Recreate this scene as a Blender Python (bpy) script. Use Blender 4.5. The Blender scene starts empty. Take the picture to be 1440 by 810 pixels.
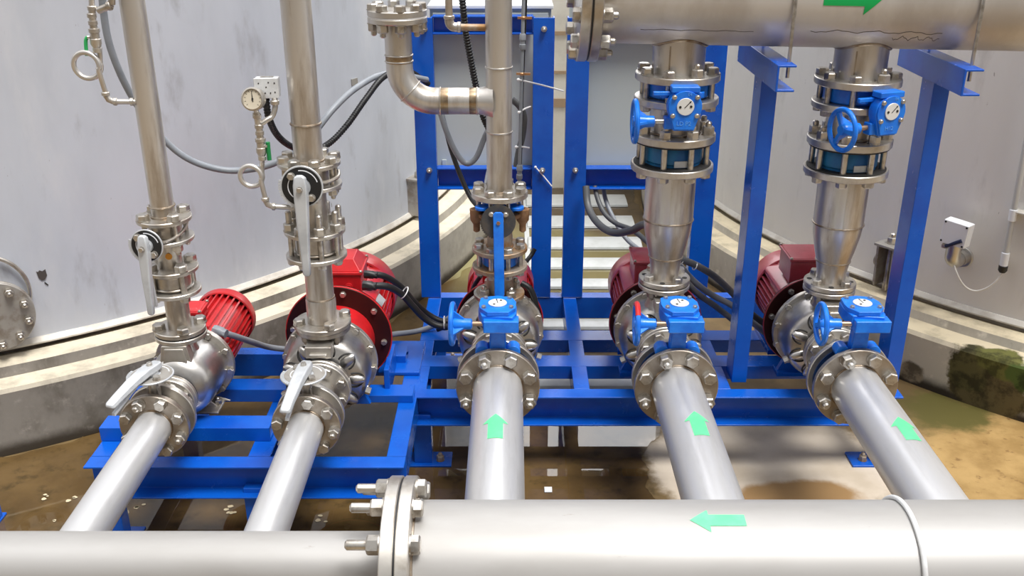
import bpy, math, random
from mathutils import Vector as V, Matrix as Mx
random.seed(7)
SC = bpy.context.scene; COL = SC.collection
PI = math.pi
def R(d): return math.radians(d)

# ------------------------------------------------------------------ mesh builder
class MB:
    def __init__(s): s.v = []; s.f = []; s.m = Mx.Identity(4)
    def add(s, vs, fs, m=None):
        m = s.m if m is None else m; o = len(s.v)
        s.v += [m @ V(p) for p in vs]; s.f += [tuple(i + o for i in f) for f in fs]; return s
    def lathe(s, prof, seg=40, m=None, a0=0., a1=2 * PI):
        """revolve (r,z) points about local z; a repeated first point closes the section"""
        full = abs(a1 - a0 - 2 * PI) < 1e-6; n = seg if full else seg + 1; k = len(prof); vs = []; fs = []
        for i in range(n):
            a = a0 + (a1 - a0) * i / seg
            for r, z in prof: vs.append((r * math.cos(a), r * math.sin(a), z))
        for i in range(seg):
            j = (i + 1) % n
            for q in range(k - 1):
                r0, r1 = prof[q][0], prof[q + 1][0]
                if r0 < 1e-7 and r1 < 1e-7: continue
                a, b, c, d = i * k + q, j * k + q, j * k + q + 1, i * k + q + 1
                if r0 < 1e-7: fs.append((a, c, d))
                elif r1 < 1e-7: fs.append((a, b, d))
                else: fs.append((a, b, c, d))
        return s.add(vs, fs, m)
    def cyl(s, r, z0, z1, seg=32, m=None, c=0.):
        if c: return s.lathe([(0, z0), (r - c, z0), (r, z0 + c), (r, z1 - c), (r - c, z1), (0, z1)], seg, m)
        return s.lathe([(0, z0), (r, z0), (r, z1), (0, z1)], seg, m)
    def ring(s, ri, ro, z0, z1, seg=40, m=None, c=.002):
        return s.lathe([(ri, z0), (ro - c, z0), (ro, z0 + c), (ro, z1 - c), (ro - c, z1), (ri, z1), (ri, z0)], seg, m)
    def torus(s, r0, r, seg=40, k=10, m=None, a0=0., a1=2 * PI):
        return s.lathe([(r0 + r * math.cos(2 * PI * i / k), r * math.sin(2 * PI * i / k)) for i in range(k + 1)], seg, m, a0, a1)
    def box(s, x0, x1, y0, y1, z0, z1, m=None):
        vs = [(x, y, z) for z in (z0, z1) for y in (y0, y1) for x in (x0, x1)]
        return s.add(vs, [(0, 2, 3, 1), (4, 5, 7, 6), (0, 1, 5, 4), (2, 6, 7, 3), (0, 4, 6, 2), (1, 3, 7, 5)], m)
    def prism(s, poly, z0, z1, m=None):
        n = len(poly); vs = [(x, y, z0) for x, y in poly] + [(x, y, z1) for x, y in poly]
        fs = [tuple(range(n))[::-1], tuple(range(n, 2 * n))] + [(i, (i + 1) % n, n + (i + 1) % n, n + i) for i in range(n)]
        return s.add(vs, fs, m)
    def ball(s, r, m=None, seg=20, k=10, a0=-PI / 2, a1=PI / 2):
        return s.lathe([(max(0, r * math.cos(a0 + (a1 - a0) * i / k)), r * math.sin(a0 + (a1 - a0) * i / k)) for i in range(k + 1)], seg, m)
    def tube(s, pts, r, seg=12, rr=None):
        """round tube swept along points; rr = optional radius per point"""
        pts = [V(p) for p in pts]; n = len(pts); vs = []; fs = []; t0 = (pts[1] - pts[0]).normalized()
        u = t0.orthogonal().normalized()
        for i, p in enumerate(pts):
            t = (pts[min(i + 1, n - 1)] - pts[max(i - 1, 0)]).normalized()
            u = (u - t * u.dot(t)).normalized(); w = t.cross(u); q = rr[i] if rr else r
            for k in range(seg):
                a = 2 * PI * k / seg; vs.append(p + u * (q * math.cos(a)) + w * (q * math.sin(a)))
        for i in range(n - 1):
            for k in range(seg):
                l = (k + 1) % seg; fs.append((i * seg + k, i * seg + l, (i + 1) * seg + l, (i + 1) * seg + k))
        fs.append(tuple(range(seg))[::-1]); fs.append(tuple(range((n - 1) * seg, n * seg)))
        return s.add(vs, fs)
    def mesh(s, name, mat, org=(0, 0, 0), ang=38):
        me = bpy.data.meshes.new(name); o = V(org)
        me.from_pydata([tuple(p - o) for p in s.v], [], s.f); me.validate(); me.update()
        import bmesh
        b = bmesh.new(); b.from_mesh(me); bmesh.ops.recalc_face_normals(b, faces=b.faces); b.to_mesh(me); b.free()
        me.shade_smooth(); me.set_sharp_from_angle(angle=R(ang))
        me.materials.append(mat); return me
def worldloc(o):
    l = V(o.location)
    while o.parent: o = o.parent; l += o.location
    return l
def obj(name, mb, mat, parent=None, bevel=0, ang=38, label=None):
    """one mesh object; mb is in place coordinates"""
    org = worldloc(parent) if parent else V((0, 0, 0))
    if not parent:
        lo = [min(p[i] for p in mb.v) for i in range(3)]; hi = [max(p[i] for p in mb.v) for i in range(3)]
        org = V(((lo[0] + hi[0]) / 2, (lo[1] + hi[1]) / 2, lo[2]))
    o = bpy.data.objects.new(name, mb.mesh(name, mat, org, ang)); COL.objects.link(o)
    if parent: o.parent = parent
    else: o.location = org
    if bevel:
        b = o.modifiers.new('bevel', 'BEVEL'); b.width = bevel; b.segments = 2; b.limit_method = 'ANGLE'; b.angle_limit = R(40); b.harden_normals = True
    if label: o['label'] = label
    return o
def tag(o, label, cat, group=None, kind=None):
    o['label'] = label; o['category'] = cat
    if group: o['group'] = group
    if kind: o['kind'] = kind
    return o
def thing(name, label, cat, loc, group=None):
    o = bpy.data.objects.new(name, None); COL.objects.link(o); o.location = loc; o.empty_display_size = .05
    return tag(o, label, cat, group)
def dup(root, delta, label, group=None):
    r = root.copy(); COL.objects.link(r); r.location = root.location + V(delta); r['label'] = label
    if group: r['group'] = group
    for ch in list(root.children):
        c = ch.copy(); COL.objects.link(c); c.parent = r
        for g in list(ch.children):
            d = g.copy(); COL.objects.link(d); d.parent = c
    return r
def ZM(p, d, roll=0.):
    """frame at p whose z axis is d"""
    d = V(d).normalized(); up = V((0, 0, 1)) if abs(d.z) < .95 else V((0, -1, 0))
    x = up.cross(d).normalized(); y = d.cross(x)
    return Mx.Translation(V(p)) @ Mx((x, y, d)).transposed().to_4x4() @ Mx.Rotation(roll, 4, 'Z')
def spline(pts, n=8):
    P = [V(p) for p in pts]; out = []
    for i in range(len(P) - 1):
        a = P[max(i - 1, 0)]; b = P[i]; c = P[i + 1]; d = P[min(i + 2, len(P) - 1)]
        for k in range(n):
            t = k / n; out.append(.5 * ((2 * b) + (c - a) * t + (2 * a - 5 * b + 4 * c - d) * t * t + (3 * b - a - 3 * c + d) * t ** 3))
    out.append(P[-1]); return out

# ------------------------------------------------------------------ materials
def mat(name, base=(.5, .5, .5), metal=0., rough=.5, spec=.5, coat=0., var=None, vs=8., vrange=(.42, .68), stretch=(1, 1, 1), rvar=0., bump=0., bscale=60., extra=None):
    m = bpy.data.materials.new(name); m.use_nodes = True; nt = m.node_tree; N = nt.nodes; L = nt.links
    p = N['Principled BSDF']; p.inputs['Metallic'].default_value = metal; p.inputs['Roughness'].default_value = rough
    p.inputs['Specular IOR Level'].default_value = spec; p.inputs['Coat Weight'].default_value = coat; p.inputs['Coat Roughness'].default_value = .15
    p.inputs['Base Color'].default_value = (*base, 1)
    tc = N.new('ShaderNodeTexCoord'); mp = N.new('ShaderNodeMapping'); L.new(tc.outputs['Object'], mp.inputs['Vector']); mp.inputs['Scale'].default_value = stretch
    col = None
    for k, (c2, sc, rg) in enumerate(([(var, vs, vrange)] if var else []) + (extra or [])):
        n = N.new('ShaderNodeTexNoise'); n.inputs['Scale'].default_value = sc; n.inputs['Detail'].default_value = 6; n.inputs['Roughness'].default_value = .62
        L.new(mp.outputs['Vector'], n.inputs['Vector'])
        r = N.new('ShaderNodeMapRange'); r.interpolation_type = 'SMOOTHSTEP'; r.inputs['From Min'].default_value = rg[0]; r.inputs['From Max'].default_value = rg[1]
        L.new(n.outputs['Fac'], r.inputs['Value'])
        x = N.new('ShaderNodeMix'); x.data_type = 'RGBA'; L.new(r.outputs['Result'], x.inputs['Factor'])
        if col: L.new(col, x.inputs[6])
        else: x.inputs[6].default_value = (*base, 1)
        x.inputs[7].default_value = (*c2, 1); col = x.outputs[2]
    if col: L.new(col, p.inputs['Base Color'])
    if rvar:
        n = N.new('ShaderNodeTexNoise'); n.inputs['Scale'].default_value = 14; n.inputs['Detail'].default_value = 5; L.new(mp.outputs['Vector'], n.inputs['Vector'])
        r = N.new('ShaderNodeMapRange'); r.inputs['To Min'].default_value = rough - rvar; r.inputs['To Max'].default_value = rough + rvar; L.new(n.outputs['Fac'], r.inputs['Value']); L.new(r.outputs['Result'], p.inputs['Roughness'])
    if bump:
        n = N.new('ShaderNodeTexNoise'); n.inputs['Scale'].default_value = bscale; n.inputs['Detail'].default_value = 5; L.new(tc.outputs['Object'], n.inputs['Vector'])
        b = N.new('ShaderNodeBump'); b.inputs['Strength'].default_value = bump; b.inputs['Distance'].default_value = .004; L.new(n.outputs['Fac'], b.inputs['Height']); L.new(b.outputs['Normal'], p.inputs['Normal'])
    return m
steel = mat('stainless_pipe', (.66, .63, .59), .72, .34, var=(.40, .34, .275), vs=11, vrange=(.44, .66), stretch=(1, 1, .16), rvar=.1, bump=.05, bscale=40, extra=[((.27, .20, .14), 26, (.64, .80))])
steelv = mat('stainless_fittings', (.62, .59, .54), .85, .36, var=(.42, .37, .31), vs=9, rvar=.1, bump=.04)
steels = mat('stainless_suction_pipe', (.68, .68, .685), .62, .38, var=(.54, .535, .53), vs=12, stretch=(1, .12, 1), rvar=.08, bump=.03, extra=[((.36, .34, .32), 30, (.68, .78))])
steelp = mat('polished_pump_steel', (.60, .58, .55), .95, .33, var=(.42, .39, .36), vs=7, rvar=.08)
steelh = mat('pale_header_steel', (.375, .365, .352), .3, .46, var=(.325, .312, .295), vs=3, stretch=(.3, 1, 1), rvar=.06, extra=[((.25, .23, .20), 26, (.69, .78))])
steelt = mat('upper_header_steel', (.60, .57, .53), .4, .42, var=(.47, .43, .385), vs=4, stretch=(1, 1, .5), rvar=.1, extra=[((.3, .25, .2), 22, (.68, .80))])
weld = mat('weld_bead', (.42, .36, .29), .8, .38, var=(.22, .15, .09), vs=22, bump=.4, bscale=90)
steelf = mat('weathered_flange_steel', (.46, .41, .35), .85, .36, var=(.32, .27, .22), vs=10, rvar=.08, bump=.05)
tint = mat('heat_tinted_steel', (.46, .36, .24), .85, .28, var=(.26, .18, .11), vs=18)
bolt_m = mat('bolt_steel', (.60, .57, .52), .9, .33, var=(.36, .32, .27), vs=30)
dirty = mat('rusted_steel', (.42, .36, .29), .6, .55, var=(.34, .19, .08), vs=14, bump=.2)
rust = mat('orange_rust', (.36, .20, .10), .3, .75, var=(.22, .11, .05), vs=25, bump=.4)
blue = mat('blue_paint', (.003, .098, .52), 0, .25, .5, 0, var=(.002, .070, .44), vs=5, rvar=.08, extra=[((.25, .35, .55), 38, (.72, .80))])
vblue = mat('blue_valve_paint', (.012, .20, .78), 0, .30, .45, .1, var=(.008, .14, .66), vs=20, bump=.12, bscale=120)
red = mat('red_motor_paint', (.60, .014, .018), 0, .36, .5, .3, var=(.44, .012, .016), vs=9, bump=.05)
redf = mat('faded_red_motor_paint', (.42, .055, .075), 0, .36, .5, .35, var=(.32, .03, .045), vs=9, bump=.05)
dred = mat('dark_red_flange_paint', (.040, .006, .005), 0, .42, .3, 0, var=(.025, .004, .004), vs=9)
black = mat('black_rubber', (.012, .012, .013), 0, .45)
dark = mat('dark_recess', (.02, .018, .016), 0, .7)
pvc = mat('grey_hose', (.27, .29, .32), 0, .42, var=(.22, .24, .27), vs=12)
pvcd = mat('dark_grey_hose', (.085, .09, .095), 0, .45, var=(.13, .13, .13), vs=12)
alu = mat('cast_aluminium', (.60, .62, .64), .35, .42, var=(.48, .50, .52), vs=12, bump=.04)
white = mat('white_plastic', (.80, .81, .84), 0, .35)
greyb = mat('grey_box_paint', (.62, .63, .63), 0, .45, var=(.5, .5, .5), vs=14)
dialw = mat('dial_white', (.74, .73, .70), .1, .4)
dialc = mat('gauge_face', (.62, .56, .44), 0, .5)
green = mat('green_arrow_paint', (.10, .62, .25), 0, .5, var=(.14, .66, .30), vs=20)
greend = mat('green_sticker', (.0, .36, .08), 0, .45)
greenv = mat('green_sleeve', (.01, .22, .06), 0, .45)
cab = mat('cabinet_paint', (.49, .54, .53), 0, .42, var=(.46, .51, .50), vs=2)
cabw = mat('cabinet_white_trim', (.72, .74, .74), 0, .4)
shaftm = mat('bare_brown_shaft', (.40, .27, .18), .7, .4)
anchor = mat('weathered_grey_steel', (.40, .38, .35), .5, .5, var=(.26, .22, .18), vs=16)
tankst = mat('tank_steel', (.605, .635, .695), .15, .42, var=(.50, .525, .575), vs=1.6, stretch=(1, 1, .35), vrange=(.35, .7), rvar=.08, extra=[((.42, .43, .46), 8, (.56, .78)), ((.68, .69, .72), 3.1, (.5, .75)), ((.22, .20, .19), 40, (.69, .76))])
tankrs = mat('tank_steel_warm', (.78, .76, .74), .05, .42, var=(.68, .66, .64), vs=1.6, stretch=(1, 1, .35), vrange=(.35, .7), rvar=.08, extra=[((.58, .56, .54), 8, (.54, .78)), ((.30, .27, .25), 40, (.70, .77))])
ringst = mat('tank_base_ring', (.66, .63, .57), .1, .5, var=(.5, .46, .40), vs=9)
plas = mat('white_zip_tie', (.85, .85, .85), 0, .4)
copper = mat('copper_clip', (.55, .30, .15), .8, .35)
wallm = mat('cream_wall', (.88, .84, .73), 0, .6, var=(.70, .66, .56), vs=2)
wallb = mat('tan_wall_band', (.45, .32, .20), 0, .6)
redtip = mat('red_wheel_paint', (.56, .02, .02), 0, .36, coat=.3)
orange = mat('orange_sticker', (.75, .30, .02), 0, .5)

def concrete(name, top, face, stain, cz=None, light=None):
    """dusty pale top ledges, grey face, broken stains"""
    m = mat(name, face, 0, .75, .3, bump=.35, bscale=14); nt = m.node_tree; N = nt.nodes; L = nt.links; p = N['Principled BSDF']
    g = N.new('ShaderNodeNewGeometry'); sx = N.new('ShaderNodeSeparateXYZ'); L.new(g.outputs['Normal'], sx.inputs[0])
    def mr(src, a, b):
        r = N.new('ShaderNodeMapRange'); r.interpolation_type = 'SMOOTHSTEP'; r.inputs['From Min'].default_value = a; r.inputs['From Max'].default_value = b; L.new(src, r.inputs['Value']); return r.outputs['Result']
    def noise(sc, st=(1, 1, 1), d=7):
        mp = N.new('ShaderNodeMapping'); mp.inputs['Scale'].default_value = st; L.new(g.outputs['Position'], mp.inputs['Vector'])
        n = N.new('ShaderNodeTexNoise'); n.inputs['Scale'].default_value = sc; n.inputs['Detail'].default_value = d; n.inputs['Roughness'].default_value = .65; L.new(mp.outputs['Vector'], n.inputs['Vector']); return n.outputs['Fac']
    def mix(f, a, b):
        x = N.new('ShaderNodeMix'); x.data_type = 'RGBA'; L.new(f, x.inputs['Factor'])
        for i, c in ((6, a), (7, b)):
            if isinstance(c, tuple): x.inputs[i].default_value = (*c, 1)
            else: L.new(c, x.inputs[i])
        return x.outputs[2]
    def math_(op, a, b):
        x = N.new('ShaderNodeMath'); x.operation = op
        for i, c in enumerate((a, b)):
            if isinstance(c, (int, float)): x.inputs[i].default_value = c
            else: L.new(c, x.inputs[i])
        return x.outputs[0]
    f = mix(mr(noise(5, (1, 1, .6)), .4, .65), face, stain)
    f = mix(mr(noise(17), .55, .75), f, tuple(c * 1.35 for c in face))
    sp = N.new('ShaderNodeSeparateXYZ'); L.new(g.outputs['Position'], sp.inputs[0])
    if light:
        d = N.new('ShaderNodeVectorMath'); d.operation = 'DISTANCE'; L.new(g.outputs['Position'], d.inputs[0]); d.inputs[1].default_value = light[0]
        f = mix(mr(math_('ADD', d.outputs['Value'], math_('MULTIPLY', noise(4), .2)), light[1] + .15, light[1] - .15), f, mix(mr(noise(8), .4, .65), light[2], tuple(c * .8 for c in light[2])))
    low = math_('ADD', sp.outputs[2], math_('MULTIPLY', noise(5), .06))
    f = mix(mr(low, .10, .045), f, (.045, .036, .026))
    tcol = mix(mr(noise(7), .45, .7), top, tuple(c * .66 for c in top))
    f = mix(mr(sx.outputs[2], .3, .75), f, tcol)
    if cz:
        for (pos, rad, colr, jit) in cz:
            d = N.new('ShaderNodeVectorMath'); d.operation = 'DISTANCE'; L.new(g.outputs['Position'], d.inputs[0]); d.inputs[1].default_value = pos
            w = math_('ADD', d.outputs['Value'], math_('MULTIPLY', math_('SUBTRACT', noise(9), .5), jit))
            f = mix(mr(w, rad + .012, rad - .012), f, mix(mr(noise(11), .42, .6), colr, tuple(c * 2.6 for c in colr)))
    L.new(f, p.inputs['Base Color'])
    return m
# ------------------------------------------------------------------ flanges, bolts, pipes
_bm = {}
def bolt_mesh(size, kind, m):
    size *= 1.2
    k = (round(size, 4), kind, m.name)
    if k not in _bm:
        b = MB(); w = size * .577
        b.cyl(size * .62, 0, size * .10, 16)
        if kind == 'head': b.lathe([(0, 0), (w, 0), (w, size * .52), (w * .86, size * .62), (0, size * .62)], 6)
        elif kind == 'cap': b.cyl(size * .5, 0, size * .55, 16, c=size * .08); b.lathe([(0, size * .5), (size * .28, size * .5), (size * .28, size * .56), (0, size * .56)], 6)
        else:
            b.lathe([(0, 0), (w, 0), (w, size * .7), (w * .86, size * .8), (0, size * .8)], 6)
            t = {'nut': .45, 'long': 1.25}[kind] * size
            b.lathe([(0, size * .7), (size * .30, size * .7), (size * .30, size * .8 + t - size * .12), (size * .18, size * .8 + t), (0, size * .8 + t)], 12)
        _bm[k] = b.mesh('bolt', m, ang=30)
    return _bm[k]
def bolt(parent, M, size, kind='head', m=None, name='bolt'):
    o = bpy.data.objects.new(name, bolt_mesh(size, kind, m or bolt_m)); COL.objects.link(o)
    o.parent = parent; o.matrix_local = Mx.Translation(-worldloc(parent)) @ M; return o
def bolts(parent, M, rb, n, size, kind='head', ph=.5, flip=False, skip=(), m=None, kinds=None):
    for i in range(n):
        if i in skip: continue
        a = 2 * PI * (i + ph) / n
        L = M @ Mx.Translation((rb * math.cos(a), rb * math.sin(a), 0)) @ (Mx.Rotation(PI, 4, 'X') if flip else Mx.Identity(4)) @ Mx.Rotation(a * 3 + i, 4, 'Z')
        bolt(parent, L, size, kinds[i % len(kinds)] if kinds else kind, m)
def up(x, y, z): return Mx.Translation((x, y, z))
def back(x, y, z): return ZM((x, y, z), (0, 1, 0))
def flange(parent, M, ri, ro, t, m=None, name='flange', face=0):
    b = MB(); b.m = M; c = min(.0025, t * .15)
    pr = [(ri, 0), (ro - c, 0), (ro, c), (ro, t - c), (ro - c, t)]
    if face: pr += [(face, t), (face - .002, t + .003)]
    b.lathe(pr + [(ri, t + (.003 if face else 0)), (ri, 0)], 56); return obj(name, b, m or steelv, parent)
def pipe(parent, M, r, z0, z1, m=None, name='pipe', th=.004):
    b = MB(); b.m = M; b.lathe([(r - th, z0), (r, z0), (r, z1), (r - th, z1), (r - th, z0)], 48); return obj(name, b, m or steel, parent)
def bead(parent, M, r, z, k=.004, m=None):
    b = MB(); b.m = M @ Mx.Translation((0, 0, z)); b.torus(r, k, 48, 8); return obj('weld_bead', b, m or weld, parent)
def gasket(parent, M, ro, t, m=None):
    b = MB(); b.m = M; b.ring(ro * .5, ro, 0, t, 48, c=.0004); return obj('gasket', b, m or black, parent)
def stud_rods(parent, M, rb, n, z0, z1, r, ph=.5, m=None):
    for i in range(n):
        a = 2 * PI * (i + ph) / n; b = MB(); b.m = M @ Mx.Translation((rb * math.cos(a), rb * math.sin(a), 0)); b.cyl(r, z0, z1, 12); obj('stud', b, m or bolt_m, parent)
def arrow(parent, M, r, tail, tip, ang, ws, wh, hl, m=None, name='arrow_mark'):
    """painted arrow lying on a cylinder: tail..tip along the axis, centred on angle ang"""
    b = MB(); rr = r + .0009; d = 1 if tip > tail else -1; neck = tip - d * hl; n = 12
    def strip(f0, f1, z0, z1):
        vs = []; fs = []
        for i in range(n + 1):
            t = i / n
            for s, z in ((f0, z0), (f1, z1)):
                a = ang + s * (t - .5) / rr; vs.append((rr * math.cos(a), rr * math.sin(a), z))
        for i in range(n): fs.append((2 * i, 2 * i + 2, 2 * i + 3, 2 * i + 1))
        b.add(vs, fs, M)
    K = 6
    for i in range(K): strip(ws, ws, tail + (neck - tail) * i / K, tail + (neck - tail) * (i + 1) / K)
    for i in range(K): strip(wh * (1 - i / K), wh * (1 - (i + 1) / K), neck + (tip - neck) * i / K, neck + (tip - neck) * (i + 1) / K)
    return obj(name, b, m or green, parent)
def chan(b, p0, p1, h, w, opn, t=.007, tl=None):
    """rolled channel from p0 to p1 (centre of its web's outer face at the top edge is p0); web height h, lips w towards opn"""
    p0, p1, o = V(p0), V(p1), V(opn).normalized(); d = (p1 - p0); hgt = o.cross(d).normalized()
    if abs(hgt.z) > .5 and hgt.z > 0: hgt = -hgt
    sec = [(0, 0), (w, 0), (w, t), (t, t), (t, h - t), (w, h - t), (w, h), (0, h)]
    vs = [p + o * x + hgt * y for p in (p0, p1) for x, y in sec]
    fs = [tuple(range(8))[::-1], tuple(range(8, 16))] + [(i, (i + 1) % 8, 8 + (i + 1) % 8, 8 + i) for i in range(8)]
    b.add(vs, fs)
def member(root, name, p0, p1, h, w, opn, m=None, t=.007, label=None):
    b = MB(); chan(b, p0, p1, h, w, opn, t); return obj(name, b, m or blue, root, bevel=.0018, label=label)
def cable(name, pts, r, m, label, cat, group=None, ribs=0, n=10, seg=12):
    s = spline(pts, n)
    b = MB()
    if ribs:
        # resample evenly so that the ribs have one pitch
        out = [s[0]]; acc = 0
        for a, c in zip(s, s[1:]):
            L_ = (c - a).length; k = max(1, round(L_ / (ribs / 4)))
            for i in range(1, k + 1): out.append(a.lerp(c, i / k))
        b.tube(out, r, seg, [r * (1.0 if (i % 4) < 2 else .82) for i in range(len(out))])
    else: b.tube(s, r, seg)
    return tag(obj(name, b, m), label, cat, group)
def text_mesh(parent, txt, M, size, m, name, depth=.0008):
    cu = bpy.data.curves.new(name, 'FONT'); cu.body = txt; cu.size = size; cu.extrude = depth; cu.align_x = 'CENTER'; cu.align_y = 'CENTER'
    t = bpy.data.objects.new(name, cu); COL.objects.link(t); bpy.context.view_layer.update()
    me = bpy.data.meshes.new_from_object(t.evaluated_get(bpy.context.evaluated_depsgraph_get()))
    bpy.data.objects.remove(t); me.name = name; me.materials.clear(); me.materials.append(m)
    o = bpy.data.objects.new(name, me); COL.objects.link(o); o.parent = parent; o.matrix_local = Mx.Translation(-worldloc(parent)) @ M; return o

# ------------------------------------------------------------------ camera, view
cd = bpy.data.cameras.new('camera'); co = bpy.data.objects.new('camera', cd); COL.objects.link(co)
co.location = (0, 0, 2.11); co.rotation_euler = (R(90 - 23), 0, 0); cd.sensor_width = 36; cd.lens = 36 * 1365 / 1440; cd.clip_start = .02; cd.clip_end = 200
SC.camera = co
SC.view_settings.view_transform = 'Standard'; SC.view_settings.look = 'None'; SC.view_settings.gamma = 1; SC.view_settings.use_curve_mapping = False
SC.view_settings.exposure = 0.30

XS = (-.048, .558, 1.167)       # the three big pump lines
ZA = .51                        # pump axis height
WHERE = ('in the middle', 'beside the mid blue post', 'at far right')

# ------------------------------------------------------------------ big pumps (pressed steel, end suction)
def make_pump(X, dY, label, disc_z=.735):
    t = thing('centrifugal_pump', label, 'pump', (X, 3.29 + dY, .33), 'stainless end suction pumps')
    y0 = 3.29 + dY
    M = back(X, y0, ZA)                       # local z runs to the back
    b = MB(); b.m = M
    b.lathe([(.05, -.115), (.056, -.110), (.058, -.088), (.085, -.076), (.125, -.066), (.140, -.055), (.149, -.03), (.152, .02), (.152, .075), (0, .075)], 64)
    # pressed bosses round the inlet
    for i in range(9):
        a = 2 * PI * (i + .5) / 9
        q = M @ Mx.Translation((.106 * math.cos(a), .106 * math.sin(a), -.066)) @ Mx.Rotation(a, 4, 'Z') @ Mx.Diagonal((1.5, .75, .6, 1))
        b.ball(.026, q, 16, 8)
    obj('casing', b, steelp, t)
    b = MB(); b.m = M                         # dark pressing outlines
    for i in range(9):
        a = 2 * PI * (i + .5) / 9; pts = []
        for k in range(15):
            f = -PI * .62 + 2 * PI * .62 * k / 14; pts.append(M @ V(((.108 + .030 * math.cos(f)) * math.cos(a) - .027 * math.sin(f) * math.sin(a), (.108 + .030 * math.cos(f)) * math.sin(a) + .027 * math.sin(f) * math.cos(a), -.0735 + .014 * max(0, math.cos(f)))))
        b.m = Mx.Identity(4); b.tube(pts, .0030, 6)
    obj('pressing_seam', b, dark, t)
    flange(t, M @ Mx.Translation((0, 0, .065)), .12, .168, .022, steelv, 'casing_ring')
    bolts(t, M @ Mx.Translation((0, 0, .065)), .158, 12, .018, 'head', .3, True)
    flange(t, M @ Mx.Translation((0, 0, -.128)), .05, .103, .018, steelv, 'suction_flange')
    gasket(t, M @ Mx.Translation((0, 0, -.110)), .101, .004)
    # discharge neck
    D = up(X, y0, disc_z)
    b = MB(); b.m = D; b.lathe([(.042, 0), (.046, -.02), (.050, -.05), (.064, -.085), (.085, -.13)], 40); obj('discharge_neck', b, steelp, t)
    flange(t, D @ Mx.Translation((0, 0, -.017)), .04, .093, .017, steelv, 'discharge_flange')
    bolts(t, D @ Mx.Translation((0, 0, -.017)), .074, 4, .022, 'nut', .5, True)
    b = MB()
    b.box(X - .045, X + .045, y0 - .118, y0 - .060, disc_z - .072, disc_z - .030); b.box(X - .03, X + .03, y0 - .128, y0 - .115, disc_z - .062, disc_z - .052)
    obj('lifting_block', b, steelv, t, bevel=.004)
    # drain plugs and motor stool
    for a in (200, 335):
        q = M @ Mx.Translation((.148 * math.cos(R(a)), .148 * math.sin(R(a)), -.05)); b = MB(); b.m = ZM(q @ V((0, 0, 0)), (math.cos(R(a)) * -1, 0, math.sin(R(a)))); b.lathe([(0, 0), (.013, 0), (.013, .018), (0, .018)], 6); obj('drain_plug', b, bolt_m, t)
    for s in (-1, 1):
        b = MB(); b.prism([(s * .05, -.13), (s * .115, -.13), (s * .135, -.172), (s * .03, -.172)], -.012, .012, Mx.Translation((X, y0 + .075, ZA)) @ Mx.Rotation(PI / 2, 4, 'X'))
        obj('foot', b, blue, t, bevel=.002)
    return t
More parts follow.
